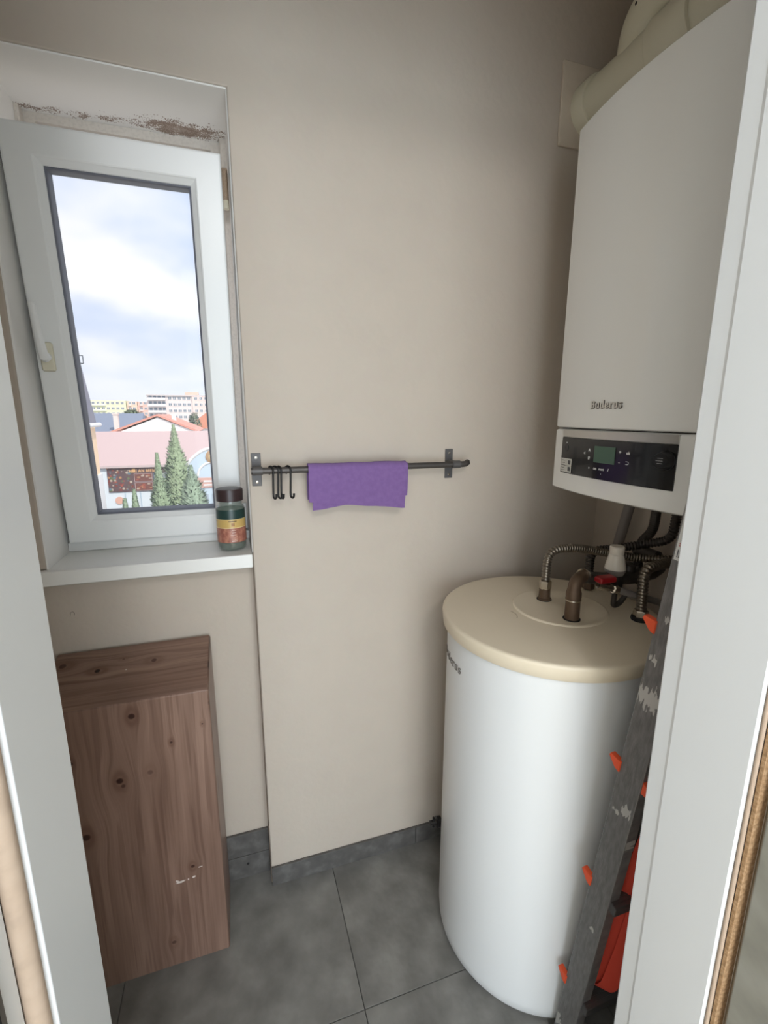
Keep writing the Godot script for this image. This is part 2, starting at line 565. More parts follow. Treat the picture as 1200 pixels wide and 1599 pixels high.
	mb.box(Vector3(0.5015, 0, 0), Vector3(1.165, 0.068, 0.009), 0.001)
	part(mb, "baseboard_tile", M.baseboard, bb)
	bb = struct("baseboard_niche", "two-row dark grey tile baseboard in the window niche", "baseboard")
	for k in 2:
		mb = MB.new()
		mb.box(Vector3(-0.62, 0.0845 * k, -0.06), Vector3(0.0, 0.0845 * k + 0.083, -0.049 - 0.001 * k), 0.001)
		part(mb, "baseboard_tile", M.baseboard, bb)
	mb = MB.new()
	mb.lathe([Vector2(0, 0.001), Vector2(0.004, 0.001), Vector2(0.004, 0)], 12, turned(Vector3(0, 0, 1), Vector3(-0.07, 0.052, -0.0489)))
	part(mb, "screw_head", M.hook, bb)

	var si := struct("trim_1", "white window sill board with a square front edge", "window sill")
	mb = MB.new()
	mb.box(Vector3(-0.56, 1.085, -0.22), Vector3(-0.0005, 1.125, 0.012), 0.004)
	part(mb, "sill_board", M.sill, si)

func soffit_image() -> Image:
	# white that carries the window light in its colour, with mould: clumps and specks with edges of their own, thickest beside the hinge
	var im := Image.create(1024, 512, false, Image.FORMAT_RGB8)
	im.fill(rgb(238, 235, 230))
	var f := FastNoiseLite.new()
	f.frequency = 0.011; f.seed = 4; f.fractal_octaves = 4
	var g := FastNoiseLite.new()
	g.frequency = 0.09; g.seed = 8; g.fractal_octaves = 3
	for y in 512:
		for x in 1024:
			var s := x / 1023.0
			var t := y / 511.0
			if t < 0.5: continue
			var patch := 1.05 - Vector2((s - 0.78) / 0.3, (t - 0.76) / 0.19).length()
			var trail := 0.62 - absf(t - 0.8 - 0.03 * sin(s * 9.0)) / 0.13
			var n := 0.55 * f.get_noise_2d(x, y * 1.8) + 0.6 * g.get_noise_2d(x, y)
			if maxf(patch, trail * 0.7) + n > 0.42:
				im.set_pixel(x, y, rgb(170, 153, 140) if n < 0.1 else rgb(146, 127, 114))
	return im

# ---------------------------------------------------------------- the window
func window() -> void:
	var w := struct("window_1", "white plastic window tilted inwards with its handle turned up", "window", Vector3(0, 0, 0))
	var mb := MB.new()
	var fp := [Vector2(0, -0.285), Vector2(0, -0.212), Vector2(0.028, -0.212), Vector2(0.031, -0.215), Vector2(0.031, -0.24), Vector2(0.055, -0.24), Vector2(0.055, -0.285), Vector2(0, -0.285)]
	mb.frame(-0.505, 1.112, 0.012, 2.262, fp)
	mb.box(Vector3(-0.5, 2.165, -0.29), Vector3(0.012, 2.26, -0.262), 0.002)
	part(mb, "window_frame", mottled(rgb(219, 210, 199), 0.04, 0.03, 6.0, 0.4, 43), w)
	var sash := Node3D.new()
	sash.name = "sash"
	sash.position = Vector3(0, 1.155, -0.165)
	sash.rotation.x = deg_to_rad(5.3)
	w.add_child(sash)
	mb = MB.new()
	mb.frame(-0.474, 0.0, -0.02, 0.968, [Vector2(0, -0.045), Vector2(0, 0.02), Vector2(0.0015, 0.0235), Vector2(0.005, 0.025), Vector2(0.058, 0.025), Vector2(0.061, 0.0235), Vector2(0.0625, 0.021), Vector2(0.073, 0.011), Vector2(0.0745, 0.007)])
	mb.frame(-0.474, 0.0, -0.02, 0.968, [Vector2(0.0745, -0.045), Vector2(0, -0.045)])
	part(mb, "sash_frame", M.pvc, sash)
	mb = MB.new()
	mb.box(Vector3(-0.484, 1.125, -0.215), Vector3(-0.001, 1.152, -0.158), 0.003)
	part(mb, "frame_foot", M.pvc, w)
	mb = MB.new()
	mb.frame(-0.474, 0.0, -0.02, 0.968, [Vector2(0.0735, 0.0085), Vector2(0.0775, 0.007), Vector2(0.0785, 0.001), Vector2(0.0785, -0.03), Vector2(0.0735, -0.03)])
	part(mb, "gasket", M.gasket, sash)
	mb = MB.new()
	mb.box(Vector3(-0.3965, 0.0775, -0.022), Vector3(-0.0975, 0.8905, 0.0))
	part(mb, "pane", M.glass, sash)
	# handle pointing up = tilted
	var hx := -0.449
	var hy := 0.485
	mb = MB.new()
	mb.box(Vector3(hx - 0.015, hy - 0.034, 0.025), Vector3(hx + 0.015, hy + 0.034, 0.034), 0.004)
	part(mb, "handle_rosette", M.pvc_old, sash)
	mb = MB.new()
	mb.tube([Vector3(hx, hy, 0.03), Vector3(hx, hy, 0.045)], 0.0105, 14)
	var pts := resample(rounded([Vector3(hx, hy - 0.004, 0.05), Vector3(hx, hy + 0.03, 0.062), Vector3(hx - 0.001, hy + 0.075, 0.068), Vector3(hx - 0.003, hy + 0.118, 0.066)], 0.03), 0.004)
	var rr := []
	for i in pts.size():
		var t := i / float(pts.size() - 1)
		rr.append(0.0105 * (1.0 - 0.35 * t) * (1.0 if t < 0.97 else 0.7))
	mb.tube(pts, rr, 14, true, 0.72, Vector3(1, 0, 0))
	mb.lathe([Vector2(0, 0.0), Vector2(0.0095, 0.0), Vector2(0.012, 0.006), Vector2(0.012, 0.012), Vector2(0.008, 0.018), Vector2(0, 0.019)], 16, turned(Vector3(0, 0, 1), Vector3(hx, hy, 0.036)))
	part(mb, "handle_lever", M.pvc, sash)
	# hinge at the upper right corner: stay arm and cover
	mb = MB.new()
	mb.box(Vector3(-0.0185, 2.045, -0.163), Vector3(-0.004, 2.13, -0.148), 0.002)
	mb.tube([Vector3(-0.0115, 2.05, -0.144), Vector3(-0.0115, 2.12, -0.144)], 0.0062, 12)
	part(mb, "hinge", mottled(rgb(176, 152, 128), 0.12, 0.05, 9.0, 0.5, 41), w)
	mb = MB.new()
	mb.tube([Vector3(-0.0115, 2.03, -0.144), Vector3(-0.0115, 2.05, -0.144)], 0.0072, 12)
	part(mb, "hinge_cap", M.pvc_old, w)
	mb = MB.new()
	mb.box(Vector3(-0.02, 1.17, -0.163), Vector3(-0.006, 1.235, -0.148), 0.002)
	mb.tube([Vector3(-0.012, 1.165, -0.144), Vector3(-0.012, 1.24, -0.144)], 0.0062, 12)
	part(mb, "hinge", M.pvc, w)
	# a small square wire stay outside, beside the pane
	var br := thing("wall_bracket", "small square grey metal bracket outside the window pane", "bracket", Vector3(-0.482, 1.664, -0.42))
	mb = MB.new()
	for e in [[Vector3(-0.006, 0.011, 0), Vector3(0.027, 0.011, 0)], [Vector3(0.027, 0.011, 0), Vector3(0.027, -0.012, 0)], [Vector3(0.027, -0.012, 0), Vector3(-0.006, -0.012, 0)]]:
		mb.tube([e[0], e[1]], 0.0013, 8)
	mb.tube([Vector3(-0.006, 0.02, 0), Vector3(-0.006, -0.02, 0), Vector3(-0.006, -0.02, 0.09)], 0.002, 8)
	part(mb, "wire_loop", mat(rgb(110, 118, 128), 0.5, 0.4), br)

# ---------------------------------------------------------------- the doorway towards the camera
func doorway() -> void:
	var wf := struct("wall_front", "plastered wall around the doorway", "wall")
	var mb := MB.new()
	mb.prism([Vector2(-1.72, 0), Vector2(-0.23, 0), Vector2(-0.23, 2.32), Vector2(0.584, 2.32), Vector2(0.584, 0), Vector2(1.92, 0), Vector2(1.92, 2.92), Vector2(-1.72, 2.92)], 0.15, Transform3D(Basis(), Vector3(0, 0, 0.82)))
	part(mb, "plaster", M.wall, wf)
	var d := struct("door_1", "white lacquered door frame lining the doorway", "door frame")
	# left lining (latch side) and right lining (hinge side), each with its seal and rebate
	mb = MB.new()
	mb.box(Vector3(-0.24, 0, 0.812), Vector3(-0.206, 2.315, 0.916), 0.0015)
	part(mb, "jamb", M.jamb, d)
	mb = MB.new()
	mb.box(Vector3(-0.24, 0, 0.93), Vector3(-0.221, 2.315, 0.985), 0.002)
	part(mb, "rebate", M.jamb, d)
	mb = MB.new()
	mb.tube([Vector3(-0.217, 0.0, 0.922), Vector3(-0.217, 2.31, 0.922)], 0.0085, 12)
	part(mb, "seal", M.seal, d)
	mb = MB.new()
	mb.box(Vector3(-0.2215, 0.98, 0.953), Vector3(-0.2195, 1.16, 0.983), 0.0008)
	var st := part(mb, "strike_plate", mat(rgb(120, 116, 110), 0.35, 0.9), d)
	mb = MB.new()
	mb.box(Vector3(-0.2225, 1.03, 0.96), Vector3(-0.2192, 1.12, 0.978))
	part(mb, "latch_hole", M.rubber, st)
	mb = MB.new()
	mb.prism([Vector2(0.594, 0.806), Vector2(0.565, 0.806), Vector2(0.5625, 0.809), Vector2(0.5618, 0.833), Vector2(0.56, 0.838), Vector2(0.56, 0.942), Vector2(0.563, 0.945), Vector2(0.594, 0.945)], 2.315, Transform3D(Basis(Vector3(1, 0, 0), Vector3(0, 0, 1), Vector3(0, 1, 0)), Vector3.ZERO))
	part(mb, "jamb", M.jamb, d)
	mb = MB.new()
	mb.tube([Vector3(0.565, 0.0, 0.948), Vector3(0.565, 2.31, 0.948)], 0.0028, 12)
	part(mb, "seal", M.seal, d)
	mb = MB.new()
	mb.box(Vector3(0.566, 0, 0.951), Vector3(0.594, 2.315, 0.957), 0.001)
	part(mb, "raw_edge", M.raw_wood, d)
	mb = MB.new()
	mb.box(Vector3(-0.24, 2.28, 0.806), Vector3(0.594, 2.316, 0.95), 0.003)
	part(mb, "header", M.jamb, d)
	mb = MB.new()
	mb.box(Vector3(-0.295, 0, 0.97), Vector3(-0.235, 2.37, 0.985), 0.003)
	part(mb, "architrave", M.jamb, d)
	var lf := struct("door_2", "grey door leaf standing open against the hall side", "door", Vector3(0.588, 0.006, 0.958))
	mb = MB.new()
	mb.box(Vector3(-0.018, 0, 0.003), Vector3(0.022, 2.265, 0.76), 0.008)
	part(mb, "leaf", M.leaf, lf)
	for yy in [0.25, 1.7]:
		mb = MB.new()
		mb.tube([Vector3(0.024, yy, 0.02), Vector3(0.024, yy + 0.09, 0.02)], 0.005, 12)
		part(mb, "hinge", M.nickel, lf)

func hall() -> void:
	var wh = M.ceiling
	var mb := MB.new()
	var f := struct("floor_hall", "light oak coloured floor of the hall", "floor")
	mb.box(Vector3(-1.72, -0.12, 0.97), Vector3(1.92, 0.0, 3.72))
	part(mb, "floor_slab", mottled(rgb(206, 190, 166), 0.06, 0.02, 1.5, 0.5, 15), f)
	var c := struct("ceiling_hall", "white ceiling of the hall", "ceiling")
	mb = MB.new()
	mb.box(Vector3(-1.72, 2.62, 0.97), Vector3(1.92, 2.92, 3.72))
	part(mb, "ceiling_slab", M.ceiling, c)
	for e in [["wall_hall_left", Vector3(-1.72, 0, 0.97), Vector3(-1.6, 2.62, 3.72), "hall side wall on the latch side"], ["wall_hall_right", Vector3(1.8, 0, 0.97), Vector3(1.92, 2.62, 3.72), "hall side wall on the hinge side"], ["wall_hall_back", Vector3(-1.6, 0, 3.6), Vector3(1.8, 0.1, 3.72), "hall wall with the added window facing the boiler closet"]]:
		var w := struct(e[0], e[3], "wall")
		mb = MB.new()
		mb.box(e[1], e[2])
		if e[0] == "wall_hall_back":
			mb.box(Vector3(-1.6, 2.2, 3.6), Vector3(1.8, 2.62, 3.72))
			mb.box(Vector3(-1.6, 0.1, 3.6), Vector3(-1.15, 2.2, 3.72))
			mb.box(Vector3(1.15, 0.1, 3.6), Vector3(1.8, 2.2, 3.72))
		part(mb, "plaster", wh, w)
	# an unseen window added to the hall; its area light gives the soft fill
	var hw := struct("window_2", "added wide white framed balcony glazing of the hall for fill light", "window", Vector3(0.0, 1.15, 3.66))
	mb = MB.new()
	mb.frame(-1.15, -1.05, 1.15, 1.05, [Vector2(0, 0.03), Vector2(0, -0.03), Vector2(0.06, -0.03), Vector2(0.06, 0.03), Vector2(0, 0.03)])
	part(mb, "window_frame", M.pvc, hw)
	mb = MB.new()
	mb.box(Vector3(-1.09, -0.99, -0.004), Vector3(1.09, 0.99, 0.004))
	part(mb, "pane", M.glass, hw)
	var fill_area := AreaLight3D.new()  # added fill light, set just inside the pane
	fill_area.name = "added_fill_light"
	fill_area.area_size = Vector2(2.18, 1.98); fill_area.light_color = Color(0.9, 0.96, 1.0); fill_area.light_energy = 7.4; fill_area.area_range = 15.0; fill_area.shadow_enabled = true
	fill_area.position = Vector3(0, 0, -0.075)
	hw.add_child(fill_area)
	# the hall's ceiling lamp: an opal dome on a white base
	var at := Vector3(0.0, 2.42, 2.5)
	var lamp := thing("ceiling_lamp", "round opal glass ceiling lamp lighting the hall", "lamp", at)
	mb = MB.new()
	mb.lathe([Vector2(0.0, 0.2), Vector2(0.17, 0.2), Vector2(0.18, 0.19), Vector2(0.18, 0.16), Vector2(0.17, 0.15), Vector2(0.0, 0.15)], 40)
	part(mb, "lamp_base", M.jamb, lamp)
	mb = MB.new()
	var prof := []
	for k in 17:
		var a := PI * k / 16.0 - PI / 2
		prof.append(Vector2(maxf(cos(a), 0.0) * 0.21, sin(a) * 0.15))
	mb.lathe(prof, 40, Transform3D.IDENTITY, 60)
	var opal := mat(rgb(250, 248, 244), 0.4)
	opal.emission_enabled = true; opal.emission = Color(1.0, 0.985, 0.96); opal.emission_energy_multiplier = 2.0
	part(mb, "lamp_shade", opal, lamp)
	var l := OmniLight3D.new()
	l.name = "lamp_light"
	l.light_color = Color(0.98, 0.985, 1.0); l.light_energy = 0.8; l.light_size = 0.13; l.omni_range = 12.0; l.omni_attenuation = 2.0; l.shadow_enabled = true
	l.position = Vector3(0, 0.0, 0)
	lamp.add_child(l)

# ---------------------------------------------------------------- the wood-foil boxing under the window
func wood_image(w: int, h: int, wm: float, hm: float, knots: Array, chips: Array, sd: int) -> Image:
	var im := Image.create(w, h, false, Image.FORMAT_RGB8)
	var f := FastNoiseLite.new(); f.frequency = 1.0; f.seed = sd; f.fractal_octaves = 4
	var g := FastNoiseLite.new(); g.frequency = 1.0; g.seed = sd + 1; g.fractal_octaves = 2
	var a := rgb(124, 96, 82)
	var b := rgb(156, 126, 110)
	for y in h:
		for x in w:
			var px := wm * x / w
			var py := hm * y / h
			var gx := px
			var dark := 0.0
			var ring := 0.0
			for k in knots:
				var d := Vector2(px - k[0], (py - k[1]) * 0.55)
				var q := d.length()
				var s: float = k[2]
				gx -= d.x * 0.85 * exp(-pow(q / (s * 3.4), 2.0))
				dark = maxf(dark, (1.0 - smoothstep(s * 0.55, s, Vector2(d.x, (py - k[1])).length())) * k[3])
				ring = maxf(ring, exp(-pow((q - s * 1.2) / (s * 0.7), 2.0)) * 0.35 * k[3])
			var v := 0.5 + 0.6 * f.get_noise_2d(gx * 22.0, py * 1.1) + 0.3 * f.get_noise_2d(gx * 150.0 + 40.0, py * 3.0) + 0.3 * g.get_noise_2d(gx * 7.0, py * 2.0 + 9.0)
			var c := a.lerp(b, clampf(v, 0.0, 1.0))
			var streak := smoothstep(0.18, 0.42, g.get_noise_2d(gx * 55.0 + 7.0, py * 1.6 + 3.0))
			c = c.lerp(rgb(104, 76, 64), streak * 0.35)
			c = c.lerp(rgb(82, 50, 36), clampf(ring, 0, 1)).lerp(rgb(54, 30, 24), clampf(dark, 0, 1))
			for k in chips:
				var d2 := Vector2((px - k[0]) / k[2], (py - k[1] + (px - k[0]) * k[4]) / k[3])
				if d2.length() + 0.5 * g.get_noise_2d(px * 400.0, py * 400.0) < 1.0:
					c = rgb(226, 214, 204)
			im.set_pixel(x, y, c)
	return im

func boxing() -> void:
	var o := thing("pipe_boxing", "dark brown pine-look boxing with a sloped top under the window", "cabinet", Vector3(-0.314, 0, 0.0))
	var X0 := -0.196
	var X1 := 0.184
	var zf := 0.15
	var zb := -0.049
	var yf := 0.824
	var yb := 0.876
	var m := mat(Color.WHITE, 0.36)
	m.albedo_texture = ImageTexture.create_from_image(wood_image(444, 1000, 0.37, 0.83, [[0.197, 0.034, 0.009, 1.0], [0.155, 0.206, 0.0095, 1.0], [0.161, 0.222, 0.006, 0.6], [0.277, 0.126, 0.004, 0.8], [0.060, 0.132, 0.0055, 0.8], [0.068, 0.346, 0.011, 0.9], [0.223, 0.199, 0.008, 0.35], [0.298, 0.516, 0.006, 0.8], [0.352, 0.09, 0.003, 0.7], [0.233, 0.75, 0.007, 0.5]], [[0.265, 0.556, 0.011, 0.0032, 0.12], [0.258, 0.553, 0.005, 0.0045, -0.6], [0.298, 0.551, 0.0045, 0.003, 0.2], [0.284, 0.554, 0.0016, 0.003, 0.0], [0.316, 0.524, 0.006, 0.0014, 0.0]], 11))
	var mb := MB.new()
	var b := 0.004
	mb.flat([Vector3(X0 + b, 0, zf), Vector3(X1 - b, 0, zf), Vector3(X1 - b, yf - b, zf), Vector3(X0 + b, yf - b, zf)], Vector3(0, 0, 1), [Vector2(0, 1), Vector2(1, 1), Vector2(1, 0), Vector2(0, 0)])
	part(mb, "front_panel", m, o)
	var m2 := mat(Color.WHITE, 0.27)
	m2.albedo_texture = ImageTexture.create_from_image(wood_image(320, 592, 0.2, 0.37, [[0.08, 0.105, 0.008, 1.0], [0.07, 0.235, 0.008, 0.6], [0.045, 0.02, 0.01, 0.7], [0.05, 0.16, 0.004, 0.4]], [[0.135, 0.02, 0.0022, 0.0025, 0.0], [0.09, 0.172, 0.0018, 0.002, 0.0]], 23))
	# sloped top: the grain runs across, along x
	mb = MB.new()
	var nt := Vector3(0, zf - zb, yb - yf).normalized()
	var p := [Vector3(X0 + b, yf, zf - b), Vector3(X1 - b, yf, zf - b), Vector3(X1 - b, yb, zb), Vector3(X0 + b, yb, zb)]
	mb.flat(p, nt, [Vector2(1, 0), Vector2(1, 1), Vector2(0, 1), Vector2(0, 0)])
	part(mb, "top_panel", m2, o)
	# sides, back and the rounded edges
	mb = MB.new()
	for s in [0, 1]:
		var xx: float = X1 if s else X0
		var nn := Vector3(1 if s else -1, 0, 0)
		mb.flat([Vector3(xx, 0, zf - b), Vector3(xx, yf - b, zf - b), Vector3(xx, yb - b, zb), Vector3(xx, 0, zb)], nn, [Vector2(0.05, 1), Vector2(0.05, 0.0), Vector2(0.6, 0), Vector2(0.6, 1)])
	part(mb, "side_panel", m, o)
	mb = MB.new()
	for s in [-1, 1]:
		var xa: float = X1 if s > 0 else X0
		var xb: float = xa - s * b
		var nx := Vector3(s, 0, 0)
		mb.tri(Vector3(xa, 0, zf - b), Vector3(xa, yf - b, zf - b), Vector3(xb, yf - b, zf), nx, nx, Vector3.BACK, Vector2(0.5, 1), Vector2(0.5, 0), Vector2(0.52, 0))
		mb.tri(Vector3(xa, 0, zf - b), Vector3(xb, yf - b, zf), Vector3(xb, 0, zf), nx, Vector3.BACK, Vector3.BACK, Vector2(0.5, 1), Vector2(0.52, 0), Vector2(0.52, 1))
		mb.tri(Vector3(xa, yf - b, zf - b), Vector3(xb, yf, zf - b), Vector3(xb, yf - b, zf), nx, nt, Vector3.BACK, Vector2(0.5, 0), Vector2(0.5, 0), Vector2(0.5, 0))
		mb.tri(Vector3(xa, yf - b, zf - b), Vector3(xb, yf, zf - b), Vector3(xb, yb, zb), nx, nt, nt, Vector2(0.5, 0), Vector2(0.5, 0), Vector2(0.55, 0.1))
		mb.tri(Vector3(xa, yf - b, zf - b), Vector3(xb, yb, zb), Vector3(xa, yb - b, zb), nx, nt, nx, Vector2(0.5, 0), Vector2(0.55, 0.1), Vector2(0.55, 0))
	mb.tri(Vector3(X0 + b, yf - b, zf), Vector3(X1 - b, yf - b, zf), Vector3(X1 - b, yf, zf - b), Vector3.BACK, Vector3.BACK, nt, Vector2(0, 0), Vector2(1, 0), Vector2(1, 0.01))
	mb.tri(Vector3(X0 + b, yf - b, zf), Vector3(X1 - b, yf, zf - b), Vector3(X0 + b, yf, zf - b), Vector3.BACK, nt, nt, Vector2(0, 0), Vector2(1, 0.01), Vector2(0, 0.01))
	mb.flat([Vector3(X0, 0, zb), Vector3(X1, 0, zb), Vector3(X1 - b, yb, zb), Vector3(X0 + b, yb, zb)], Vector3.FORWARD)
	part(mb, "edge_trim", m, o)

# ---------------------------------------------------------------- the hot water tank
const TX := 0.722
const TZ := 0.345
func tank() -> void:
	var o := thing("water_tank", "white cylindrical hot water tank with a cream lid", "water heater", Vector3(TX, 0, TZ))
	var mb := MB.new()
	mb.lathe([Vector2(0, 0.012), Vector2(0.235, 0.012), Vector2(0.25, 0.02), Vector2(0.258, 0.034), Vector2(0.26, 0.06), Vector2(0.26, 0.98), Vector2(0, 0.98)], 96)
	part(mb, "body", M.tank, o)
	for k in 3:
		mb = MB.new()
		var a := TAU * k / 3 + 0.5
		mb.lathe([Vector2(0, 0), Vector2(0.022, 0), Vector2(0.022, 0.0125), Vector2(0, 0.0125)], 16, Transform3D(Basis(), Vector3(cos(a) * 0.19, 0, sin(a) * 0.19)))
		part(mb, "foot", M.rubber, o)
	mb = MB.new()
	mb.lathe([Vector2(0.2605, 0.963), Vector2(0.271, 0.963), Vector2(0.2725, 0.9645), Vector2(0.2755, 0.991), Vector2(0.275, 0.996), Vector2(0.272, 0.999), Vector2(0.266, 1.0), Vector2(0.0, 1.0)], 120, Transform3D.IDENTITY, 50)
	part(mb, "lid", M.lid, o)
	mb = MB.new()
	mb.lathe([Vector2(0.121, 0.9995), Vector2(0.1185, 1.0028), Vector2(0.115, 1.0038), Vector2(0.111, 1.003), Vector2(0.0, 1.0028)], 72, Transform3D(Basis(), Vector3(0.765 - TX, 0, 0.331 - TZ)), 60)
	part(mb, "inspection_cover", M.lid, o)
	# short cut marks on the lid
	mb = MB.new()
	var arc := []
	for k in 9:
		var a := -0.4 + 1.2 * k / 8.0
		arc.append(Vector3(0.594 - TX + 0.036 * cos(a), 1.0002, 0.328 - TZ + 0.036 * sin(a)))
	mb.tube(arc, 0.0006, 6)
	part(mb, "cut_mark", mat(rgb(150, 132, 108), 0.8), o)
	# the maker's name round the shell
	var mid := deg_to_rad(190.0)
	var bend := func(p: Vector3) -> Transform3D:
		var a: float = mid - p.x / 0.26
		var r: float = 0.2603 + p.z
		return Transform3D(Basis(Vector3(sin(a), 0, -cos(a)), Vector3.UP, Vector3(cos(a), 0, sin(a))), Vector3(cos(a) * r, 0.884 + p.y, sin(a) * r))
	part(letters("Buderus", 0.03, 0.0006, sys_font("Droid Serif", true, true), bend), "lettering", M.badge_dark, o)
	# sensor plug at the side, towards the back wall
	mb = MB.new()
	mb.lathe([Vector2(0.0, 0.0), Vector2(0.016, 0.0), Vector2(0.016, 0.012), Vector2(0.008, 0.014), Vector2(0.007, 0.034), Vector2(0, 0.034)], 16, turned(Vector3(-0.8, 0.1, 0.0), Vector3(0.5 - TX, 0.28, 0.2 - TZ)))
	mb.tube([Vector3(0.478 - TX, 0.268, 0.2 - TZ), Vector3(0.478 - TX, 0.30, 0.2 - TZ)], 0.004, 8)
	part(mb, "drain_tap", M.hook, o)

# ---------------------------------------------------------------- the wall-hung boiler
func bow(z: float) -> float:
	return 0.75 + 0.027 * pow((z - 0.47) / 0.22, 2.0)

func front_block(y0: float, y1: float, z0: float, z1: float, back: float, off := 0.0, bev := 0.006) -> MB:
	# a block whose front follows the boiler's bowed face; outline in (z, x), extruded along y
	var poly := []
	for k in 25:
		var z := lerpf(z0, z1, k / 24.0)
		poly.append(Vector2(z, bow(z) - off))
	poly.append(Vector2(z1, back)); poly.append(Vector2(z0, back))
	var mb := MB.new()
	mb.prism(poly, y1 - y0, Transform3D(Basis(Vector3(0, 0, 1), Vector3(1, 0, 0), Vector3(0, 1, 0)), Vector3(0, y0, 0)), bev, bev)
	return smooth(mb)

func smooth(mb: MB) -> MB:
	# round the shading of a bowed front: normals with an x part take the bow's slope
	for i in mb.n.size():
		var q := mb.n[i]
		if q.x < -0.6 and absf(q.y) < 0.3:
			var z := mb.v[i].z
			mb.n[i] = Vector3(-1, q.y, 0.054 * (z - 0.47) / 0.0484).normalized()
	return mb

func on_front(y: float, z: float, off: float) -> Transform3D:
	# local x -> towards the camera (+z), local y up, local z out of the face (-x)
	var s := 0.054 * (z - 0.47) / 0.0484
	var nn := Vector3(-1, 0, s).normalized()
	var x := Vector3.UP.cross(nn).normalized()
	return Transform3D(Basis(x, Vector3.UP, nn), Vector3(bow(z), y, z) + nn * off)

func boiler() -> void:
	var root := thing("boiler", "white wall-hung gas boiler with a black control panel", "boiler", Vector3(0, 0, 0))
	part(front_block(1.4685, 2.15, 0.25, 0.69, 1.1, 0.0, 0.005), "cover", M.enamel, root)
	part(front_block(1.312, 1.4665, 0.25, 0.69, 1.1, 0.0, 0.005), "control_housing", M.enamel, root)
	var mb := MB.new()
	mb.box(Vector3(0.79, 1.32, 0.258), Vector3(1.1655, 2.145, 0.682))
	part(mb, "chassis", M.grey_pipe, root)
	part(front_block(1.4465, 1.4645, 0.291, 0.62, 0.77, 0.0025, 0.0008), "silver_strip", M.silver, root)
	var panel := part(front_block(1.357, 1.446, 0.291, 0.62, 0.77, 0.003, 0.001), "control_panel", M.black, root)
	# screen, buttons, knob, sticker
	mb = MB.new()
	mb.box(Vector3(-0.031, -0.0185, -0.001), Vector3(0.031, 0.0185, 0.0004), 0.0003)
	var lcd := part(mb, "display", mat(rgb(76, 104, 86), 0.3), panel)
	lcd.transform = on_front(1.4135, 0.4535, 0.0036)
	var sans := sys_font("Droid Sans", true)
	for e in [["^", 1.419, 0.406, 0.014], ["<", 1.413, 0.389, 0.011], ["#", 1.403, 0.406, 0.011], ["+", 1.423, 0.497, 0.012], ["ok", 1.422, 0.518, 0.008], ["-", 1.4015, 0.497, 0.012], ["⊃", 1.4015, 0.518, 0.011], ["o", 1.381, 0.409, 0.007], ["oo", 1.381, 0.429, 0.009], ["reset", 1.381, 0.449, 0.0065], ["/", 1.381, 0.469, 0.009], ["'", 1.369, 0.449, 0.006]]:
		if e[0] == "⊃":
			mb = MB.new()
			mb.tube(rounded([Vector3(-0.004, 0.003, 0), Vector3(0.003, 0.003, 0), Vector3(0.003, -0.003, 0), Vector3(-0.004, -0.003, 0)], 0.003), 0.0006, 6)
			part(mb, "button_symbol", M.white_print, panel).transform = on_front(e[1], e[2], 0.0036)
		else:
			text_part(e[0], e[3], 0.0004, sans, M.white_print, panel, on_front(e[1], e[2], 0.0034), "button_symbol")
	mb = MB.new()
	mb.lathe([Vector2(0.019, 0.0), Vector2(0.019, 0.003), Vector2(0.0165, 0.006), Vector2(0.0155, 0.016), Vector2(0.0145, 0.0175), Vector2(0, 0.018)], 32)
	var kt := on_front(1.4145, 0.600, 0.003)
	var knob := part(mb, "gauge_knob", mat(rgb(24, 25, 27), 0.3), panel)
	knob.transform = Transform3D(Basis(kt.basis.x, kt.basis.z, -kt.basis.y), kt.origin)
	for k in 3:
		mb = MB.new()
		mb.box(Vector3(-0.005 - k % 2 * 0.003, 0, 0), Vector3(0.006, 0.0012, 0.0004))
		part(mb, "gauge_mark", mat(rgb(150, 152, 152), 0.5), panel).transform = on_front(1.409 + 0.005 * k, 0.600, 0.0212)
	mb = MB.new()
	mb.box(Vector3(-0.0235, -0.017, 0), Vector3(0.0235, 0.017, 0.0005))
	var stick := part(mb, "sticker", mat(rgb(206, 204, 196), 0.5), panel)
	stick.transform = on_front(1.377, 0.3185, 0.0036)
	mb = MB.new()
	for k in 2:
		mb.box(Vector3(0.009, -0.013 + 0.016 * k, 0.0004), Vector3(0.02, -0.003 + 0.016 * k, 0.0008))
	mb.box(Vector3(-0.021, -0.0012, 0.0004), Vector3(0.021, -0.0004, 0.0007))
	for k in 5:
		mb.box(Vector3(-0.021, -0.013 + 0.006 * k, 0.0004), Vector3(-0.004 - 0.002 * (k % 2), -0.0118 + 0.006 * k, 0.0007))
	part(mb, "sticker_print", mat(rgb(70, 70, 72), 0.6), panel).transform = stick.transform
	mb = MB.new()
	mb.lathe([Vector2(0.009, 0.0), Vector2(0.0085, 0.0008), Vector2(0.006, 0.0008), Vector2(0, 0.0002)], 20)
	kt = on_front(1.42, 0.314, 0.003)
	part(mb, "button", mat(rgb(34, 35, 38), 0.25), panel).transform = Transform3D(Basis(kt.basis.x, kt.basis.z, -kt.basis.y), kt.origin)
	mb = MB.new()
	mb.box(Vector3(-0.0015, -0.0015, 0), Vector3(0.0015, 0.0015, 0.0004))
	part(mb, "indicator", M.white_print, panel).transform = on_front(1.433, 0.314, 0.0032)
	# the maker's badge
	var ser := sys_font("Droid Serif", true, true)
	text_part("Buderus", 0.0225, 0.0015, ser, M.badge_dark, root, on_front(1.5205, 0.4415, -0.0003), "badge")
	text_part("Buderus", 0.0225, 0.0012, ser, M.badge_light, root, on_front(1.5218, 0.4402, 0.0008), "badge")

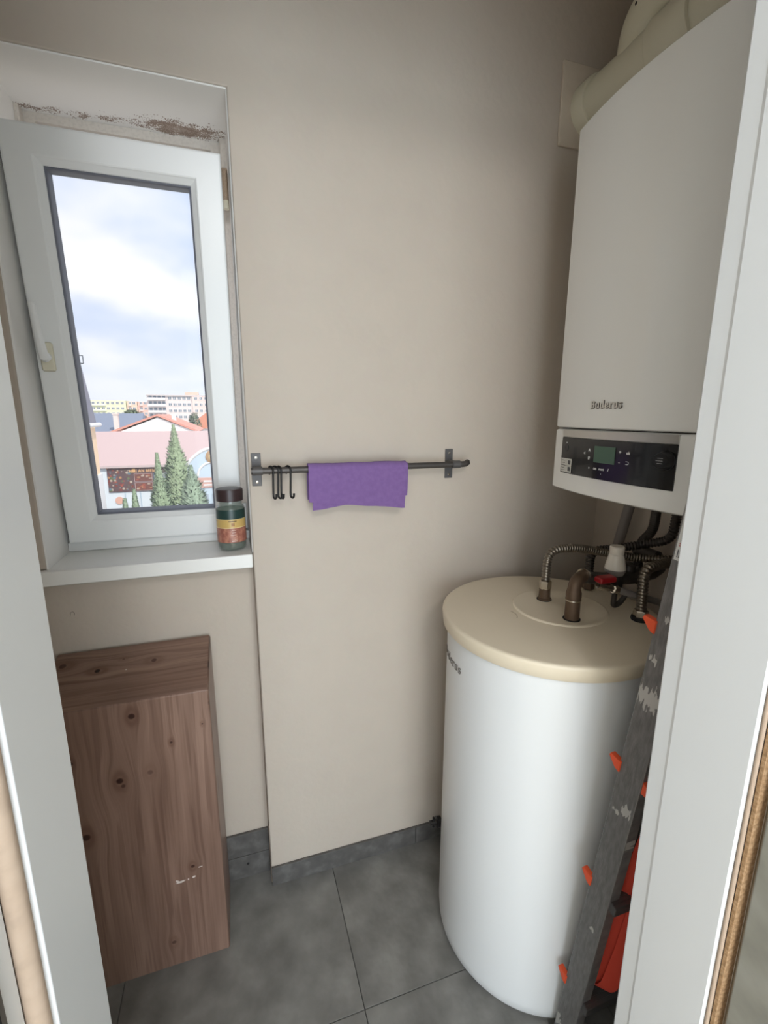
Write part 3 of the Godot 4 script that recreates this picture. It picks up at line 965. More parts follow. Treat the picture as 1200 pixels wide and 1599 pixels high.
# ---------------------------------------------------------------- the flue on top of the boiler
func flue() -> void:
	var o := thing("flue_pipe", "cream plastic flue pipe running over the boiler to the wall", "flue pipe", Vector3(1.0, 2.35, 0.0))
	var mb := MB.new()
	mb.box(Vector3(-0.103, -0.1, 0.0), Vector3(0.115, 0.108, 0.009), 0.003)
	part(mb, "wall_plate", M.plate, o)
	var r := 0.064
	mb = MB.new()
	mb.lathe([Vector2(r, 0.009), Vector2(r + 0.008, 0.009), Vector2(r + 0.008, 0.05), Vector2(r + 0.006, 0.053), Vector2(r, 0.054)], 48, turned(Vector3(0, 0, 1), Vector3.ZERO))
	part(mb, "collar", M.flue, o)
	mb = MB.new()
	mb.lathe([Vector2(r, 0.009), Vector2(r, 0.27)], 48, turned(Vector3(0, 0, 1), Vector3.ZERO))
	part(mb, "pipe", M.flue, o)
	mb = MB.new()
	mb.lathe([Vector2(r, 0.25), Vector2(r + 0.006, 0.25), Vector2(r + 0.0075, 0.255), Vector2(r + 0.0075, 0.36), Vector2(r, 0.362)], 48, turned(Vector3(0, 0, 1), Vector3.ZERO))
	part(mb, "socket", M.flue, o)
	# bend down into the boiler
	mb = MB.new()
	mb.tube(rounded([Vector3(0, 0, 0.35), Vector3(0, 0, 0.47), Vector3(0, -0.2, 0.47)], 0.085, 12), r, 40)
	part(mb, "elbow", M.flue, o)
	# the branch on top, bending towards the hall
	mb = MB.new()
	mb.tube(resample(rounded([Vector3(0.0, 0.0, 0.165), Vector3(-0.012, 0.105, 0.19), Vector3(0.0, 0.14, 0.33), Vector3(0.01, 0.145, 0.55)], 0.08, 12), 0.01), 0.052, 40)
	part(mb, "branch", M.flue, o)
	mb = MB.new()
	mb.lathe([Vector2(0, 0), Vector2(0.004, 0), Vector2(0.0035, 0.002), Vector2(0, 0.0025)], 12, turned(Vector3(-1, 0.1, -0.1), Vector3(-0.06, 0.105, 0.21)))
	part(mb, "screw", M.hook, o)

# ---------------------------------------------------------------- hoses, risers and the valve group
func plumbing() -> void:
	# the hose in front, arching from the left fitting
	var o := thing("corrugated_hose", "corrugated steel hose arching from the left brass fitting of the tank lid", "hose", Vector3(0.757, 1.0, 0.277))
	var mb := hose(rounded([Vector3(0, 0.05, 0), Vector3(0.0, 0.145, 0), Vector3(0.09, 0.143, 0.0), Vector3(0.18, 0.122, 0.0), Vector3(0.293, 0.1, 0.03), Vector3(0.36, 0.112, 0.1)], 0.05), 0.0088, 0.0034, 0.0082)
	part(mb, "hose_line", M.steel, o)
	mb = MB.new()
	hexnut(mb, Vector3(0, 0.034, 0), 0.0165, 0.024)
	part(mb, "nut", M.nickel, o)
	mb = MB.new()
	mb.lathe([Vector2(0.0, 0.003), Vector2(0.018, 0.003), Vector2(0.018, 0.008), Vector2(0.0155, 0.009), Vector2(0.0145, 0.036), Vector2(0, 0.036)], 24)
	part(mb, "fitting", M.bronze, o)
	mb = MB.new()
	mb.lathe([Vector2(0, 0.0025), Vector2(0.02, 0.0025), Vector2(0.02, 0.0038), Vector2(0, 0.0038)], 24)
	part(mb, "rubber_ring", M.rubber, o)

	o = thing("corrugated_hose", "dark corrugated hose rising from the back of the tank lid up to the boiler", "hose", Vector3(0.931, 1.0, 0.247))
	mb = hose(rounded([Vector3(0, 0.003, 0), Vector3(-0.002, 0.118, 0), Vector3(0.06, 0.124, 0.02), Vector3(0.13, 0.148, 0.075), Vector3(0.15, 0.17, 0.125), Vector3(0.15, 0.309, 0.135)], 0.045), 0.0098, 0.003, 0.0082)
	part(mb, "hose_line", M.dark_pipe, o)
	mb = MB.new()
	hexnut(mb, Vector3(0, 0.003, 0), 0.018, 0.02)
	part(mb, "nut", M.bronze, o)

	o = thing("corrugated_hose", "short corrugated steel hose rising from the nickel nut beside the ladder", "hose", Vector3(0.906, 1.0, 0.457))
	mb = hose(rounded([Vector3(0, 0.02, 0), Vector3(-0.006, 0.134, 0), Vector3(0.05, 0.138, -0.006), Vector3(0.13, 0.128, -0.03), Vector3(0.19, 0.12, -0.05)], 0.035), 0.0098, 0.0032, 0.0082)
	part(mb, "hose_line", M.steel, o)
	mb = MB.new()
	hexnut(mb, Vector3(0, 0.009, 0), 0.0175, 0.018)
	part(mb, "nut", M.nickel, o)
	mb = MB.new()
	mb.lathe([Vector2(0, 0.0), Vector2(0.021, 0.0), Vector2(0.022, 0.004), Vector2(0.021, 0.009), Vector2(0, 0.0095)], 24)
	part(mb, "rubber_ring", M.rubber, o)

	# bronze riser with its elbow
	o = thing("riser_pipe", "bronze riser pipe with an elbow in the middle of the tank lid", "pipe", Vector3(0.742, 1.0028, 0.405))
	mb = MB.new()
	mb.tube(rounded([Vector3(0, 0, 0), Vector3(0, 0.1, 0), Vector3(0.045, 0.102, -0.02)], 0.026, 10), 0.0155, 24)
	mb.lathe([Vector2(0, 0.052), Vector2(0.0175, 0.052), Vector2(0.0185, 0.06), Vector2(0.0185, 0.07), Vector2(0.0155, 0.08)], 24)
	part(mb, "bend", M.bronze, o)
	mb = MB.new()
	mb.lathe([Vector2(0, 0.0), Vector2(0.0178, 0.0), Vector2(0.0172, 0.052), Vector2(0, 0.052)], 24)
	part(mb, "sleeve", M.bronze, o)
	mb = MB.new()
	mb.lathe([Vector2(0.0165, 0.05), Vector2(0.0188, 0.05), Vector2(0.0188, 0.0535), Vector2(0.0165, 0.0535)], 24)
	part(mb, "ring", M.nickel, o)
	mb = MB.new()
	mb.lathe([Vector2(0, 0.0), Vector2(0.021, 0.0), Vector2(0.021, 0.0022), Vector2(0, 0.0022)], 24)
	part(mb, "rubber_ring", M.rubber, o)
	mb = MB.new()
	mb.lathe([Vector2(0.015, 0.0), Vector2(0.019, 0.0), Vector2(0.019, 0.004), Vector2(0.015, 0.004)], 24, turned(Vector3(0.9, 0.04, -0.4), Vector3(0.04, 0.102, -0.018)))
	part(mb, "ring", M.nickel, o)

	# safety valve group: manifold, white cap, red tap, small elbow, grey drain line
	o = thing("safety_valve", "safety valve group with a white plastic cap and a red tap handle", "valve", Vector3(0.868, 1.09, 0.4))
	mb = MB.new()
	mb.tube([Vector3(-0.085, 0.012, -0.012), Vector3(-0.03, 0.006, 0.0), Vector3(0.06, 0.0, 0.0), Vector3(0.13, 0.002, -0.008), Vector3(0.18, 0.004, -0.03)], [0.0145, 0.016, 0.017, 0.018, 0.018], 22)
	mb.lathe([Vector2(0, -0.02), Vector2(0.02, -0.018), Vector2(0.022, 0.0), Vector2(0.02, 0.018), Vector2(0, 0.02)], 24)
	mb.lathe([Vector2(0, 0.0), Vector2(0.017, 0.0), Vector2(0.017, 0.02), Vector2(0.008, 0.026), Vector2(0, 0.026)], 20, Transform3D(Basis(), Vector3(0.055, 0.012, -0.01)))
	part(mb, "manifold", M.dark_pipe, o)
	mb = MB.new()
	mb.lathe([Vector2(0.0, 0.012), Vector2(0.019, 0.012), Vector2(0.0225, 0.02), Vector2(0.025, 0.024), Vector2(0.025, 0.03)], 32)
	part(mb, "cap_base", M.grey_pipe, o)
	mb = MB.new()
	mb.lathe([Vector2(0.025, 0.03), Vector2(0.0245, 0.036), Vector2(0.0185, 0.064), Vector2(0.0175, 0.068), Vector2(0.0165, 0.069), Vector2(0.017, 0.072), Vector2(0.018, 0.086), Vector2(0.016, 0.089), Vector2(0.0, 0.089)], 32)
	part(mb, "cap", mat(rgb(222, 214, 202), 0.4), o)
	mb = MB.new()
	mb.lathe([Vector2(0, -0.022), Vector2(0.008, -0.022), Vector2(0.0105, -0.012), Vector2(0.0105, 0.012), Vector2(0.008, 0.022), Vector2(0, 0.022)], 20, turned(Vector3(1, -0.25, 0.1), Vector3(-0.058, 0.0, 0.032)))
	mb.lathe([Vector2(0, 0), Vector2(0.005, 0), Vector2(0.005, 0.014), Vector2(0, 0.014)], 12, Transform3D(Basis(), Vector3(-0.056, 0.004, 0.032)))
	hexnut(mb, Vector3(-0.033, -0.012, 0.033), 0.011, 0.014)
	part(mb, "tap_body", M.nickel, o)
	mb = MB.new()
	mb.box(Vector3(-0.084, 0.011, 0.018), Vector3(-0.034, 0.027, 0.046), 0.005)
	part(mb, "tap_handle", M.red, o)
	mb = MB.new()
	mb.tube(rounded([Vector3(-0.028, -0.01, 0.035), Vector3(-0.028, -0.055, 0.032), Vector3(-0.005, -0.052, 0.03), Vector3(0.018, -0.022, 0.03)], 0.012), 0.0065, 12)
	part(mb, "small_elbow", M.dark_pipe, o)
	mb = MB.new()
	mb.tube([Vector3(-0.036, -0.007, 0.034), Vector3(0.14, -0.07, 0.036)], 0.0085, 16)
	part(mb, "drain_line", M.grey_pipe, o)
	mb = MB.new()
	mb.tube([Vector3(-0.034, -0.008, 0.034), Vector3(-0.022, -0.0123, 0.0341)], 0.0112, 16)
	part(mb, "sleeve", M.nickel, o)

	# pipes out of the boiler's underside
	o = thing("grey_drain_pipe", "smooth grey plastic pipe coming down from the boiler by the wall", "pipe", Vector3(1.13, 1.09, 0.15))
	mb = MB.new()
	mb.tube([Vector3(0, -0.9, -0.03), Vector3(0, 0.0, -0.005), Vector3(0, 0.14, 0.025), Vector3(0, 0.222, 0.048)], 0.0155, 20)
	part(mb, "pipe_line", M.grey_pipe, o)
	o = thing("dark_pipe", "dark bent pipe leaving the boiler underside behind the hoses", "pipe", Vector3(1.1, 1.1, 0.27))
	mb = hose(rounded([Vector3(0, 0.22, 0.03), Vector3(0, 0.075, 0.025), Vector3(0, 0.035, -0.01), Vector3(0.0, 0.0, -0.02), Vector3(0.02, -0.1, -0.02)], 0.03), 0.0125, 0.001, 0.006)
	part(mb, "pipe_line", M.dark_pipe, o)
	mb = MB.new()
	mb.tube([Vector3(0.005, 0.006, -0.03), Vector3(0.002, 0.004, 0.05)], 0.016, 18)
	part(mb, "coupling", M.dark_pipe, o)
	o = thing("black_cable", "thin black cable hanging behind the short steel hose", "cable", Vector3(1.08, 1.0, 0.5))
	mb = MB.new()
	mb.tube(resample(rounded([Vector3(0.0, 0.32, 0.0), Vector3(0.0, 0.12, 0.01), Vector3(-0.03, 0.06, 0.01), Vector3(-0.04, 0.01, 0.01), Vector3(0.05, -0.1, 0.0)], 0.05), 0.01), 0.004, 8)
	part(mb, "cable_line", M.rubber, o)

# ---------------------------------------------------------------- rail, hooks, cloth
func rail() -> void:
	var y := 1.357
	var z := 0.05
	var o := thing("towel_rail", "dark iron rail on two screwed wall brackets", "rail", Vector3(0, y, z))
	var mb := MB.new()
	var p := []
	var r := []
	for k in 41:
		var t := k / 40.0
		p.append(Vector3(0.006 + 0.605 * t, 0, 0)); r.append(0.0088)
	p.append_array([Vector3(0.62, 0.001, 0.0), Vector3(0.627, 0.004, -0.003), Vector3(0.63, 0.01, -0.006)]); r.append_array([0.0088, 0.0092, 0.006])
	mb.tube(p, r, 20)
	part(mb, "rod", M.iron, o)
	for bx in [0.022, 0.588]:
		mb = MB.new()
		mb.box(Vector3(bx - 0.0125, -0.046, -z), Vector3(bx + 0.0125, 0.042, -z + 0.004), 0.001)
		mb.box(Vector3(bx - 0.011, -0.0085, -z + 0.004), Vector3(bx + 0.011, 0.0085, -0.006), 0.001)
		mb.tube([Vector3(bx - 0.0125, 0, 0), Vector3(bx + 0.0125, 0, 0)], 0.0112, 20)
		var br := part(mb, "bracket", M.iron_plate, o)
		for sy in [-0.035, 0.03]:
			mb = MB.new()
			mb.lathe([Vector2(0.0042, 0), Vector2(0.0036, 0.0015), Vector2(0.0, 0.0022)], 12, turned(Vector3(0, 0, 1), Vector3(bx, sy, -z + 0.004)))
			part(mb, "screw", M.nickel, br)
	# four S-hooks
	var spots := [[0.0555, 0.04, "S-hook hanging beside the left rail bracket"], [0.0665, 0.3, "S-hook with its tip turned away, second from the bracket"], [0.0765, -0.06, "S-hook third from the bracket, close to its neighbour"], [0.0995, 0.12, "S-hook nearest the purple cloth"]]
	mb = MB.new()
	var hp := []
	for k in 15:
		var a := deg_to_rad(-60.0 + 240.0 * k / 14.0)
		hp.append(Vector3(0, sin(a) * 0.0108, -cos(a) * 0.0108))
	var low := Vector3(0, -0.058, 0.0075)
	hp.append(low)
	for k in 9:
		var a := deg_to_rad(180.0 + 180.0 * k / 8.0)
		hp.append(Vector3(0, -0.066 + sin(a) * 0.0065, 0.014 + cos(a) * 0.0065))
	hp.append(Vector3(0, -0.06, 0.0212))
	mb.tube(resample(hp, 0.002), 0.0028, 8)
	var hm := mb.mesh()
	for s in spots:
		var h := thing("wall_hook", "black " + s[2], "hook", Vector3(s[0], y, z), "black S-hooks on the rail")
		var e := part(hm, "wire", M.hook, h)
		e.rotation.y = s[1] + 0.45
	cloth(y, z)

func cloth(y: float, z: float) -> void:
	var o := thing("cleaning_cloth", "purple microfibre cloth folded over the iron rail", "cloth", Vector3(0.29, y, z))
	var m := mottled(rgb(124, 93, 147), 0.03, 0.02, 5.0, 0.95, 51, 5)
	m.rim_enabled = true; m.rim = 0.12; m.rim_tint = 0.6
	m.normal_enabled = true; m.normal_texture = noise_tex(0.12, [], 512, 4, 52, true); m.normal_scale = 0.15
	var wob := FastNoiseLite.new()
	wob.seed = 5; wob.frequency = 9.0
	# two layers, each a closed skin: outline over the rod, from the front hem to the back hem
	for layer in 2:
		var ra := 0.0118 + (0.004 if layer == 0 else 0.0)
		var th := 0.0026
		var xl := -0.139 if layer == 0 else -0.129
		var xr := 0.138 if layer == 0 else 0.143
		var f := func(s: float, t: float, off: float) -> Vector3:
			var x := lerpf(xl, xr, s)
			var front := (lerpf(0.088, 0.118, s) if layer == 0 else lerpf(0.112, 0.083, clampf(s * 1.25, 0, 1)))
			var backl := 0.085
			if layer == 0: x -= 0.004 * s * smoothstep(0.0, 0.4, 0.4 - t)
			var rad := ra + off
			var q: Vector3
			var fold := 0.0016 * sin(x * 60.0 + 1.3) + 0.004 * wob.get_noise_2d(x, t * 0.3)
			if t < 0.4:
				var k := 1.0 - t / 0.4
				q = Vector3(x, -k * front, rad + (fold - 0.003 * k) * k)
			elif t < 0.6:
				var a := PI * (t - 0.4) / 0.2
				q = Vector3(x, sin(a) * rad, cos(a) * rad)
			else:
				var k2 := (t - 0.6) / 0.4
				q = Vector3(x, -k2 * backl, -rad + fold * k2 * 0.5)
			q.y += 0.0015 * wob.get_noise_2d(x * 2.0, 3.0)
			return q
		var mb := MB.new()
		mb.sheet(40, 60, func(s, t): return f.call(s, t, 0.0))
		mb.sheet(40, 60, func(s, t): return f.call(s, t, -th), true)
		for e in [0.0, 1.0]:
			mb.sheet(40, 1, func(s, t): return f.call(s, e, -th * t))
			mb.sheet(60, 1, func(s, t): return f.call(e, s, -th * t))
		part(mb, "fold_layer", m, o)

# ---------------------------------------------------------------- the coffee jar
func jar_image() -> Image:
	var im := Image.create(512, 128, false, Image.FORMAT_RGB8)
	var f := FastNoiseLite.new(); f.seed = 3; f.frequency = 0.03; f.fractal_octaves = 4
	for y in 128:
		for x in 512:
			var c := rgb(38, 62, 58)
			if y > 35 and y <= 70:
				c = rgb(206, 172, 104)
				if y < 38 or y > 67: c = rgb(226, 204, 150)
			elif y > 70:
				c = rgb(150, 92, 78).lerp(rgb(186, 128, 106), clampf(0.5 + f.get_noise_2d(x, y) * 1.4, 0, 1))
			im.set_pixel(x, y, c)
	var rg := RandomNumberGenerator.new()
	rg.seed = 9
	for b in 4:
		var x0 := b * 128 + 40
		im.fill_rect(Rect2i(x0 + 2, 42, 46, 4), rgb(120, 96, 60))
		im.fill_rect(Rect2i(x0 + 14, 50, 18, 13), rgb(166, 116, 62))
		for k in 5:
			im.fill_rect(Rect2i(x0 + rg.randi_range(0, 10), 78 + k * 9, rg.randi_range(14, 36), 2), rgb(214, 178, 160))
		im.fill_rect(Rect2i(x0 + 4, 120, 30, 3), rgb(226, 204, 190))
	return im

func jar() -> void:
	var o := thing("coffee_jar", "glass instant coffee jar with a dark brown lid on the sill", "jar", Vector3(-0.052, 1.125, -0.068))
	var mb := MB.new()
	mb.lathe([Vector2(0.0, 0.139), Vector2(0.034, 0.139), Vector2(0.0362, 0.14), Vector2(0.0366, 0.168), Vector2(0.0355, 0.172), Vector2(0.031, 0.1735), Vector2(0.0, 0.1728)], 40)
	part(mb, "lid", mat(rgb(58, 42, 42), 0.38), o)
	var gl := mat(Color(0.72, 0.78, 0.72, 0.22), 0.05)
	gl.transparency = BaseMaterial3D.TRANSPARENCY_ALPHA
	mb = MB.new()
	mb.lathe([Vector2(0, 0.002), Vector2(0.03, 0.001), Vector2(0.036, 0.003), Vector2(0.0385, 0.008), Vector2(0.0393, 0.02), Vector2(0.0388, 0.09), Vector2(0.0382, 0.118), Vector2(0.0355, 0.1255), Vector2(0.032, 0.128), Vector2(0.0318, 0.1385)], 48, Transform3D.IDENTITY, 60)
	part(mb, "glass", gl, o)
	var lm := mat(Color.WHITE, 0.35)
	lm.albedo_texture = ImageTexture.create_from_image(jar_image())
	mb = MB.new()
	mb.lathe([Vector2(0.0398, 0.025), Vector2(0.0392, 0.092), Vector2(0.0388, 0.117)], 48, Transform3D(Basis(Vector3.UP, 0.9), Vector3.ZERO), 60)
	part(mb, "label", lm, o)
	mb = MB.new()
	mb.lathe([Vector2(0, 0.006), Vector2(0.034, 0.007), Vector2(0.0365, 0.012), Vector2(0.0365, 0.0215), Vector2(0.03, 0.024), Vector2(0.0, 0.022)], 32)
	part(mb, "coffee", mottled(rgb(48, 44, 36), 0.3, 0.05, 30.0, 0.8, 61), o)

# ---------------------------------------------------------------- the folded ladder behind the right jamb
func alu_image() -> Image:
	# brushed, scuffed aluminium with plaster splashes; u = across the rail 0..1, v = 0 top .. 1 bottom
	var im := Image.create(128, 2048, false, Image.FORMAT_RGB8)
	var f := FastNoiseLite.new(); f.seed = 13; f.frequency = 1.0; f.fractal_octaves = 4
	var g := FastNoiseLite.new(); g.seed = 17; g.frequency = 0.035; g.fractal_octaves = 4
	var h := FastNoiseLite.new(); h.seed = 27; h.frequency = 0.06; h.fractal_octaves = 3
	var splashes := [[0.45, 0.285, 0.75, 0.016, 1.0], [0.75, 0.455, 0.3, 0.012, 0.8], [0.3, 0.47, 0.2, 0.004, 0.9], [0.25, 0.235, 0.22, 0.008, 0.7], [0.35, 0.18, 0.15, 0.007, 0.8], [0.1, 0.94, 0.25, 0.022, 0.8], [0.6, 0.69, 0.18, 0.01, 0.4]]
	for y in 2048:
		for x in 128:
			var s := x / 127.0
			var t := y / 2047.0
			var v := 0.5 + 0.5 * f.get_noise_2d(x * 0.5, y * 0.012) + 0.5 * g.get_noise_2d(x, y * 0.5)
			var c := rgb(112, 110, 110).lerp(rgb(146, 144, 143), clampf(v, 0, 1))
			for k in splashes:
				var q := Vector2((s - k[0]) / k[2], (t - k[1]) / k[3])
				if q.length() + 0.9 * h.get_noise_2d(x * 0.8, y * 0.35) < 0.75 * k[4] + 0.05:
					c = rgb(206, 204, 200)
			im.set_pixel(x, y, c)
	return im

func ladder() -> void:
	var o := thing("step_ladder", "folded aluminium step ladder with orange step caps behind the door jamb", "ladder", Vector3(0.622, 0.0, 0.6))
	o.rotation.x = atan(0.1165)
	var am := mat(Color.WHITE, 0.38, 0.45)
	am.albedo_texture = ImageTexture.create_from_image(alu_image())
	var am2 := mat(rgb(104, 102, 102), 0.4, 0.65)
	var W := 0.35
	var H := 1.44
	var D := 0.052
	for s in 2:
		var mb := MB.new()
		var x0: float = 0.0 if s == 0 else W
		var dx: float = 1.0 if s == 0 else -1.0
		# web with its own texture, then the flanges
		mb.flat([Vector3(x0, 0, 0.002), Vector3(x0, 0, D - 0.002), Vector3(x0, H, D - 0.002), Vector3(x0, H, 0.002)], Vector3(-dx, 0, 0), [Vector2(0, 1), Vector2(1, 1), Vector2(1, 0), Vector2(0, 0)])
		mb.flat([Vector3(x0 + dx * 0.002, 0, 0.002), Vector3(x0 + dx * 0.002, 0, D - 0.002), Vector3(x0 + dx * 0.002, H, D - 0.002), Vector3(x0 + dx * 0.002, H, 0.002)], Vector3(dx, 0, 0), [Vector2(0, 1), Vector2(1, 1), Vector2(1, 0), Vector2(0, 0)])
		for e in [0, 1]:
			var za: float = 0.0 if e == 0 else D - 0.002
			var fa := x0 + dx * 0.0015
			var fb := x0 + dx * 0.024
			mb.box(Vector3(minf(fa, fb), 0, za), Vector3(maxf(fa, fb), H, za + 0.002))
			mb.tri(Vector3(x0, 0, 0.002 if e == 0 else D - 0.002), Vector3(x0, H, 0.002 if e == 0 else D - 0.002), Vector3(fa, H, 0.0 if e == 0 else D), Vector3(-dx, 0, 0), Vector3(-dx, 0, 0), Vector3(0, 0, -1 if e == 0 else 1))
			mb.tri(Vector3(x0, 0, 0.002 if e == 0 else D - 0.002), Vector3(fa, H, 0.0 if e == 0 else D), Vector3(fa, 0, 0.0 if e == 0 else D), Vector3(-dx, 0, 0), Vector3(0, 0, -1 if e == 0 else 1), Vector3(0, 0, -1 if e == 0 else 1))
		part(mb, "stile", am, o)
	var steps := [0.235, 0.56, 0.868, 1.168]
	for y in steps:
		var mb := MB.new()
		mb.box(Vector3(0.003, y - 0.024, -0.006), Vector3(W - 0.003, y, 0.066), 0.002)
		for k in 7:
			mb.box(Vector3(0.004, y, 0.0 + k * 0.009), Vector3(W - 0.004, y + 0.0015, 0.004 + k * 0.009))
		var st := part(mb, "step", am2, o)
		for e in [0, 1]:
			mb = MB.new()
			var xa: float = -0.004 if e == 0 else W - 0.008
			mb.prism([Vector2(0.004, y - 0.021), Vector2(0.004, y + 0.003), Vector2(-0.02, y + 0.003), Vector2(-0.023, y - 0.004), Vector2(-0.006, y - 0.019)], 0.012, Transform3D(Basis(Vector3(0, 0, 1), Vector3(0, 1, 0), Vector3(1, 0, 0)), Vector3(xa, 0, 0)), 0.0015, 0.0015)
			part(mb, "step_cap", M.orange, st)
			if absf(y - 0.868) > 0.01: continue
			mb = MB.new()
			mb.prism([Vector2(D, y - 0.022), Vector2(D + 0.02, y - 0.02), Vector2(D + 0.022, y - 0.002), Vector2(D, y + 0.003)], 0.024, Transform3D(Basis(Vector3(0, 0, 1), Vector3(0, 1, 0), Vector3(1, 0, 0)), Vector3(xa + (0.004 if e == 0 else -0.016), 0, 0)), 0.0015, 0.0015)
			part(mb, "step_cap", M.orange, st)
	# rear frame folded against the back
	for s in 2:
		var mb := MB.new()
		var xx: float = 0.085 if s == 0 else W - 0.105
		mb.box(Vector3(xx, 0.02, 0.076), Vector3(xx + 0.02, 1.05, 0.096), 0.003)
		part(mb, "rear_leg", am2, o)
	for yy in [0.16, 0.62]:
		var mb := MB.new()
		mb.box(Vector3(0.085, yy, 0.08), Vector3(W - 0.085, yy + 0.03, 0.094), 0.002)
		part(mb, "rear_brace", am2, o)
	for s in 2:
		var mb := MB.new()
		mb.box(Vector3(-0.003 + s * (W - 0.022), 0.0, -0.003), Vector3(0.025 + s * (W - 0.022), 0.035, D + 0.003), 0.003)
		part(mb, "rubber_foot", M.rubber, o)
	# type label with bar code near the top of the stile
	var mb := MB.new()
	mb.box(Vector3(-0.0006, 1.285, 0.004), Vector3(0.0, 1.437, D - 0.003))
	var lab := part(mb, "label_sticker", mat(rgb(222, 221, 217), 0.5), o)
	mb = MB.new()
	var rg := RandomNumberGenerator.new()
	rg.seed = 3
	var zz := 0.008
	while zz < 0.044:
		var ww := rg.randf_range(0.0007, 0.0022)
		mb.box(Vector3(-0.0009, 1.29, zz), Vector3(-0.0006, 1.303, zz + ww)); zz += ww + rg.randf_range(0.0008, 0.0018)
	for k in 7:
		var yy := 1.318 + k * 0.0155
		mb.box(Vector3(-0.0009, yy, 0.009), Vector3(-0.0006, yy + 0.0022, rg.randf_range(0.02, 0.045)))
		if k % 2 == 0: mb.box(Vector3(-0.0009, yy + 0.0045, 0.013), Vector3(-0.0006, yy + 0.0095, 0.022))
	part(mb, "bar_code", mat(rgb(78, 80, 88), 0.6), lab)
	mb = MB.new()
	for k in 2:
		mb.box(Vector3(-0.0009, 1.309 + 0.0035 * k, 0.008), Vector3(-0.0006, 1.3105 + 0.0035 * k, 0.042))
	part(mb, "red_print", mat(rgb(190, 70, 70), 0.6), lab)
	# the red strap looped round the steps inside the ladder
	var sp := thing("red_strap", "red webbing strap looped inside the folded step ladder", "strap", Vector3(0.668, 0.24, 0.664))
	mb = MB.new()
	var path := rounded([Vector3(0.006, 0.47, 0.076), Vector3(0.004, 0.36, 0.055), Vector3(0.002, 0.21, 0.036), Vector3(0.0, 0.06, 0.008), Vector3(0.002, 0.0, 0.008), Vector3(0.006, 0.035, 0.032), Vector3(0.01, 0.17, 0.053), Vector3(0.014, 0.32, 0.07)], 0.03, 8)
	path = resample(path, 0.008)
	var wd := Vector3(0.64, 0.1, 0.76).normalized() * 0.0165
	mb.sheet(path.size() - 1, 2, func(s, t): return (path[int(round(s * (path.size() - 1)))] as Vector3) + wd * (t * 2.0 - 1.0))
	var nrm := Vector3(-0.0012, 0, 0.0012)
	mb.sheet(path.size() - 1, 2, func(s, t): return (path[int(round(s * (path.size() - 1)))] as Vector3) + wd * (t * 2.0 - 1.0) + nrm, true)
	for e in [-1.0, 1.0]:
		mb.sheet(path.size() - 1, 1, func(s, t): return (path[int(round(s * (path.size() - 1)))] as Vector3) + wd * e + nrm * t)
	part(mb, "webbing", mottled(rgb(204, 62, 42), 0.1, 0.1, 20.0, 0.8, 71), sp)

# ---------------------------------------------------------------- beyond the window
func facade(o: Node3D, x0: float, x1: float, y0: float, dy: float, rows: int, cols: int, z: float, ww: float, hh: float, frame_m: Material, glass_m: Material) -> void:
	var fr := MB.new()
	fr.box(Vector3(-ww / 2, -hh / 2, 0), Vector3(ww / 2, hh / 2, 0.12))
	var fm := fr.mesh()
	var gp := MB.new()
	for s in [-1, 1]:
		gp.box(Vector3(s * ww * 0.24 - ww * 0.19, -hh * 0.42, 0.12), Vector3(s * ww * 0.24 + ww * 0.19, hh * 0.42, 0.16))
	var gm := gp.mesh()
	for r in rows:
		for c in cols:
			var w := part(fm, "window", frame_m, o)
			w.position = Vector3(x0 + (x1 - x0) * (c + 0.5) / cols, y0 + dy * r, z)
			part(gm, "pane", glass_m, w)

func leafy(h: float, r_of: Callable, count: int, size: float, sd: int, upright: float) -> MB:
	# tufts of small leaf sprays over a crown whose radius is a function of the height
	var rg := RandomNumberGenerator.new()
	rg.seed = sd
	var f := FastNoiseLite.new(); f.seed = sd; f.frequency = 0.9
	var mb := MB.new()
	for i in count:
		var t := pow(rg.randf(), 0.8)
		var a := rg.randf() * TAU
		var rad: float = r_of.call(t) * (0.75 + 0.5 * f.get_noise_3d(cos(a) * 1.5, t * h * 0.8, sin(a) * 1.5)) * (0.6 + 0.48 * rg.randf())
		var p := Vector3(cos(a) * rad, t * h, sin(a) * rad)
		var out := Vector3(cos(a), upright, sin(a)).normalized()
		var side := Vector3(-sin(a), rg.randf_range(-0.3, 0.3), cos(a)).normalized()
		var s := size * rg.randf_range(0.6, 1.25) * clampf(rad / (size * 1.6), 0.35, 1.0)
		var q := out.cross(side).normalized() * s * 0.14
		var tip := p + out * s
		var a1 := p + side * s * 0.28 + out * s * 0.3
		var a2 := p - side * s * 0.28 + out * s * 0.3
		var nn := (Vector3(cos(a), 0.35 + rg.randf_range(-0.3, 0.5), sin(a)) + side * rg.randf_range(-0.7, 0.7)).normalized()
		mb.tri(p, a1, tip + q, nn, nn, nn); mb.tri(p, tip + q, a2, nn, nn, nn)
		mb.tri(p - q, a1 - q, tip, nn, nn, nn)
	return mb

func conifer(at: Vector3, h: float, slope: float, rmax: float, sd: int, label: String, c: Color) -> void:
	var o := thing("conifer", label, "tree", at, "garden conifers before the restaurant")
	var mb := MB.new()
	mb.tube([Vector3(0, 0, 0), Vector3(0, h * 0.92, 0)], [0.13, 0.02], 8)
	part(mb, "trunk", mat(rgb(110, 92, 78), 0.9), o)
	var m := mottled(c, 0.16, 0.02, 0.7, 0.8, sd)
	m.backlight_enabled = true; m.backlight = Color(0.18, 0.22, 0.1)
	mb = leafy(h, func(t): return minf((1.0 - t) * h * slope + 0.04, rmax), 9000, 0.24, sd, 1.1)
	part(mb, "foliage", m, o)

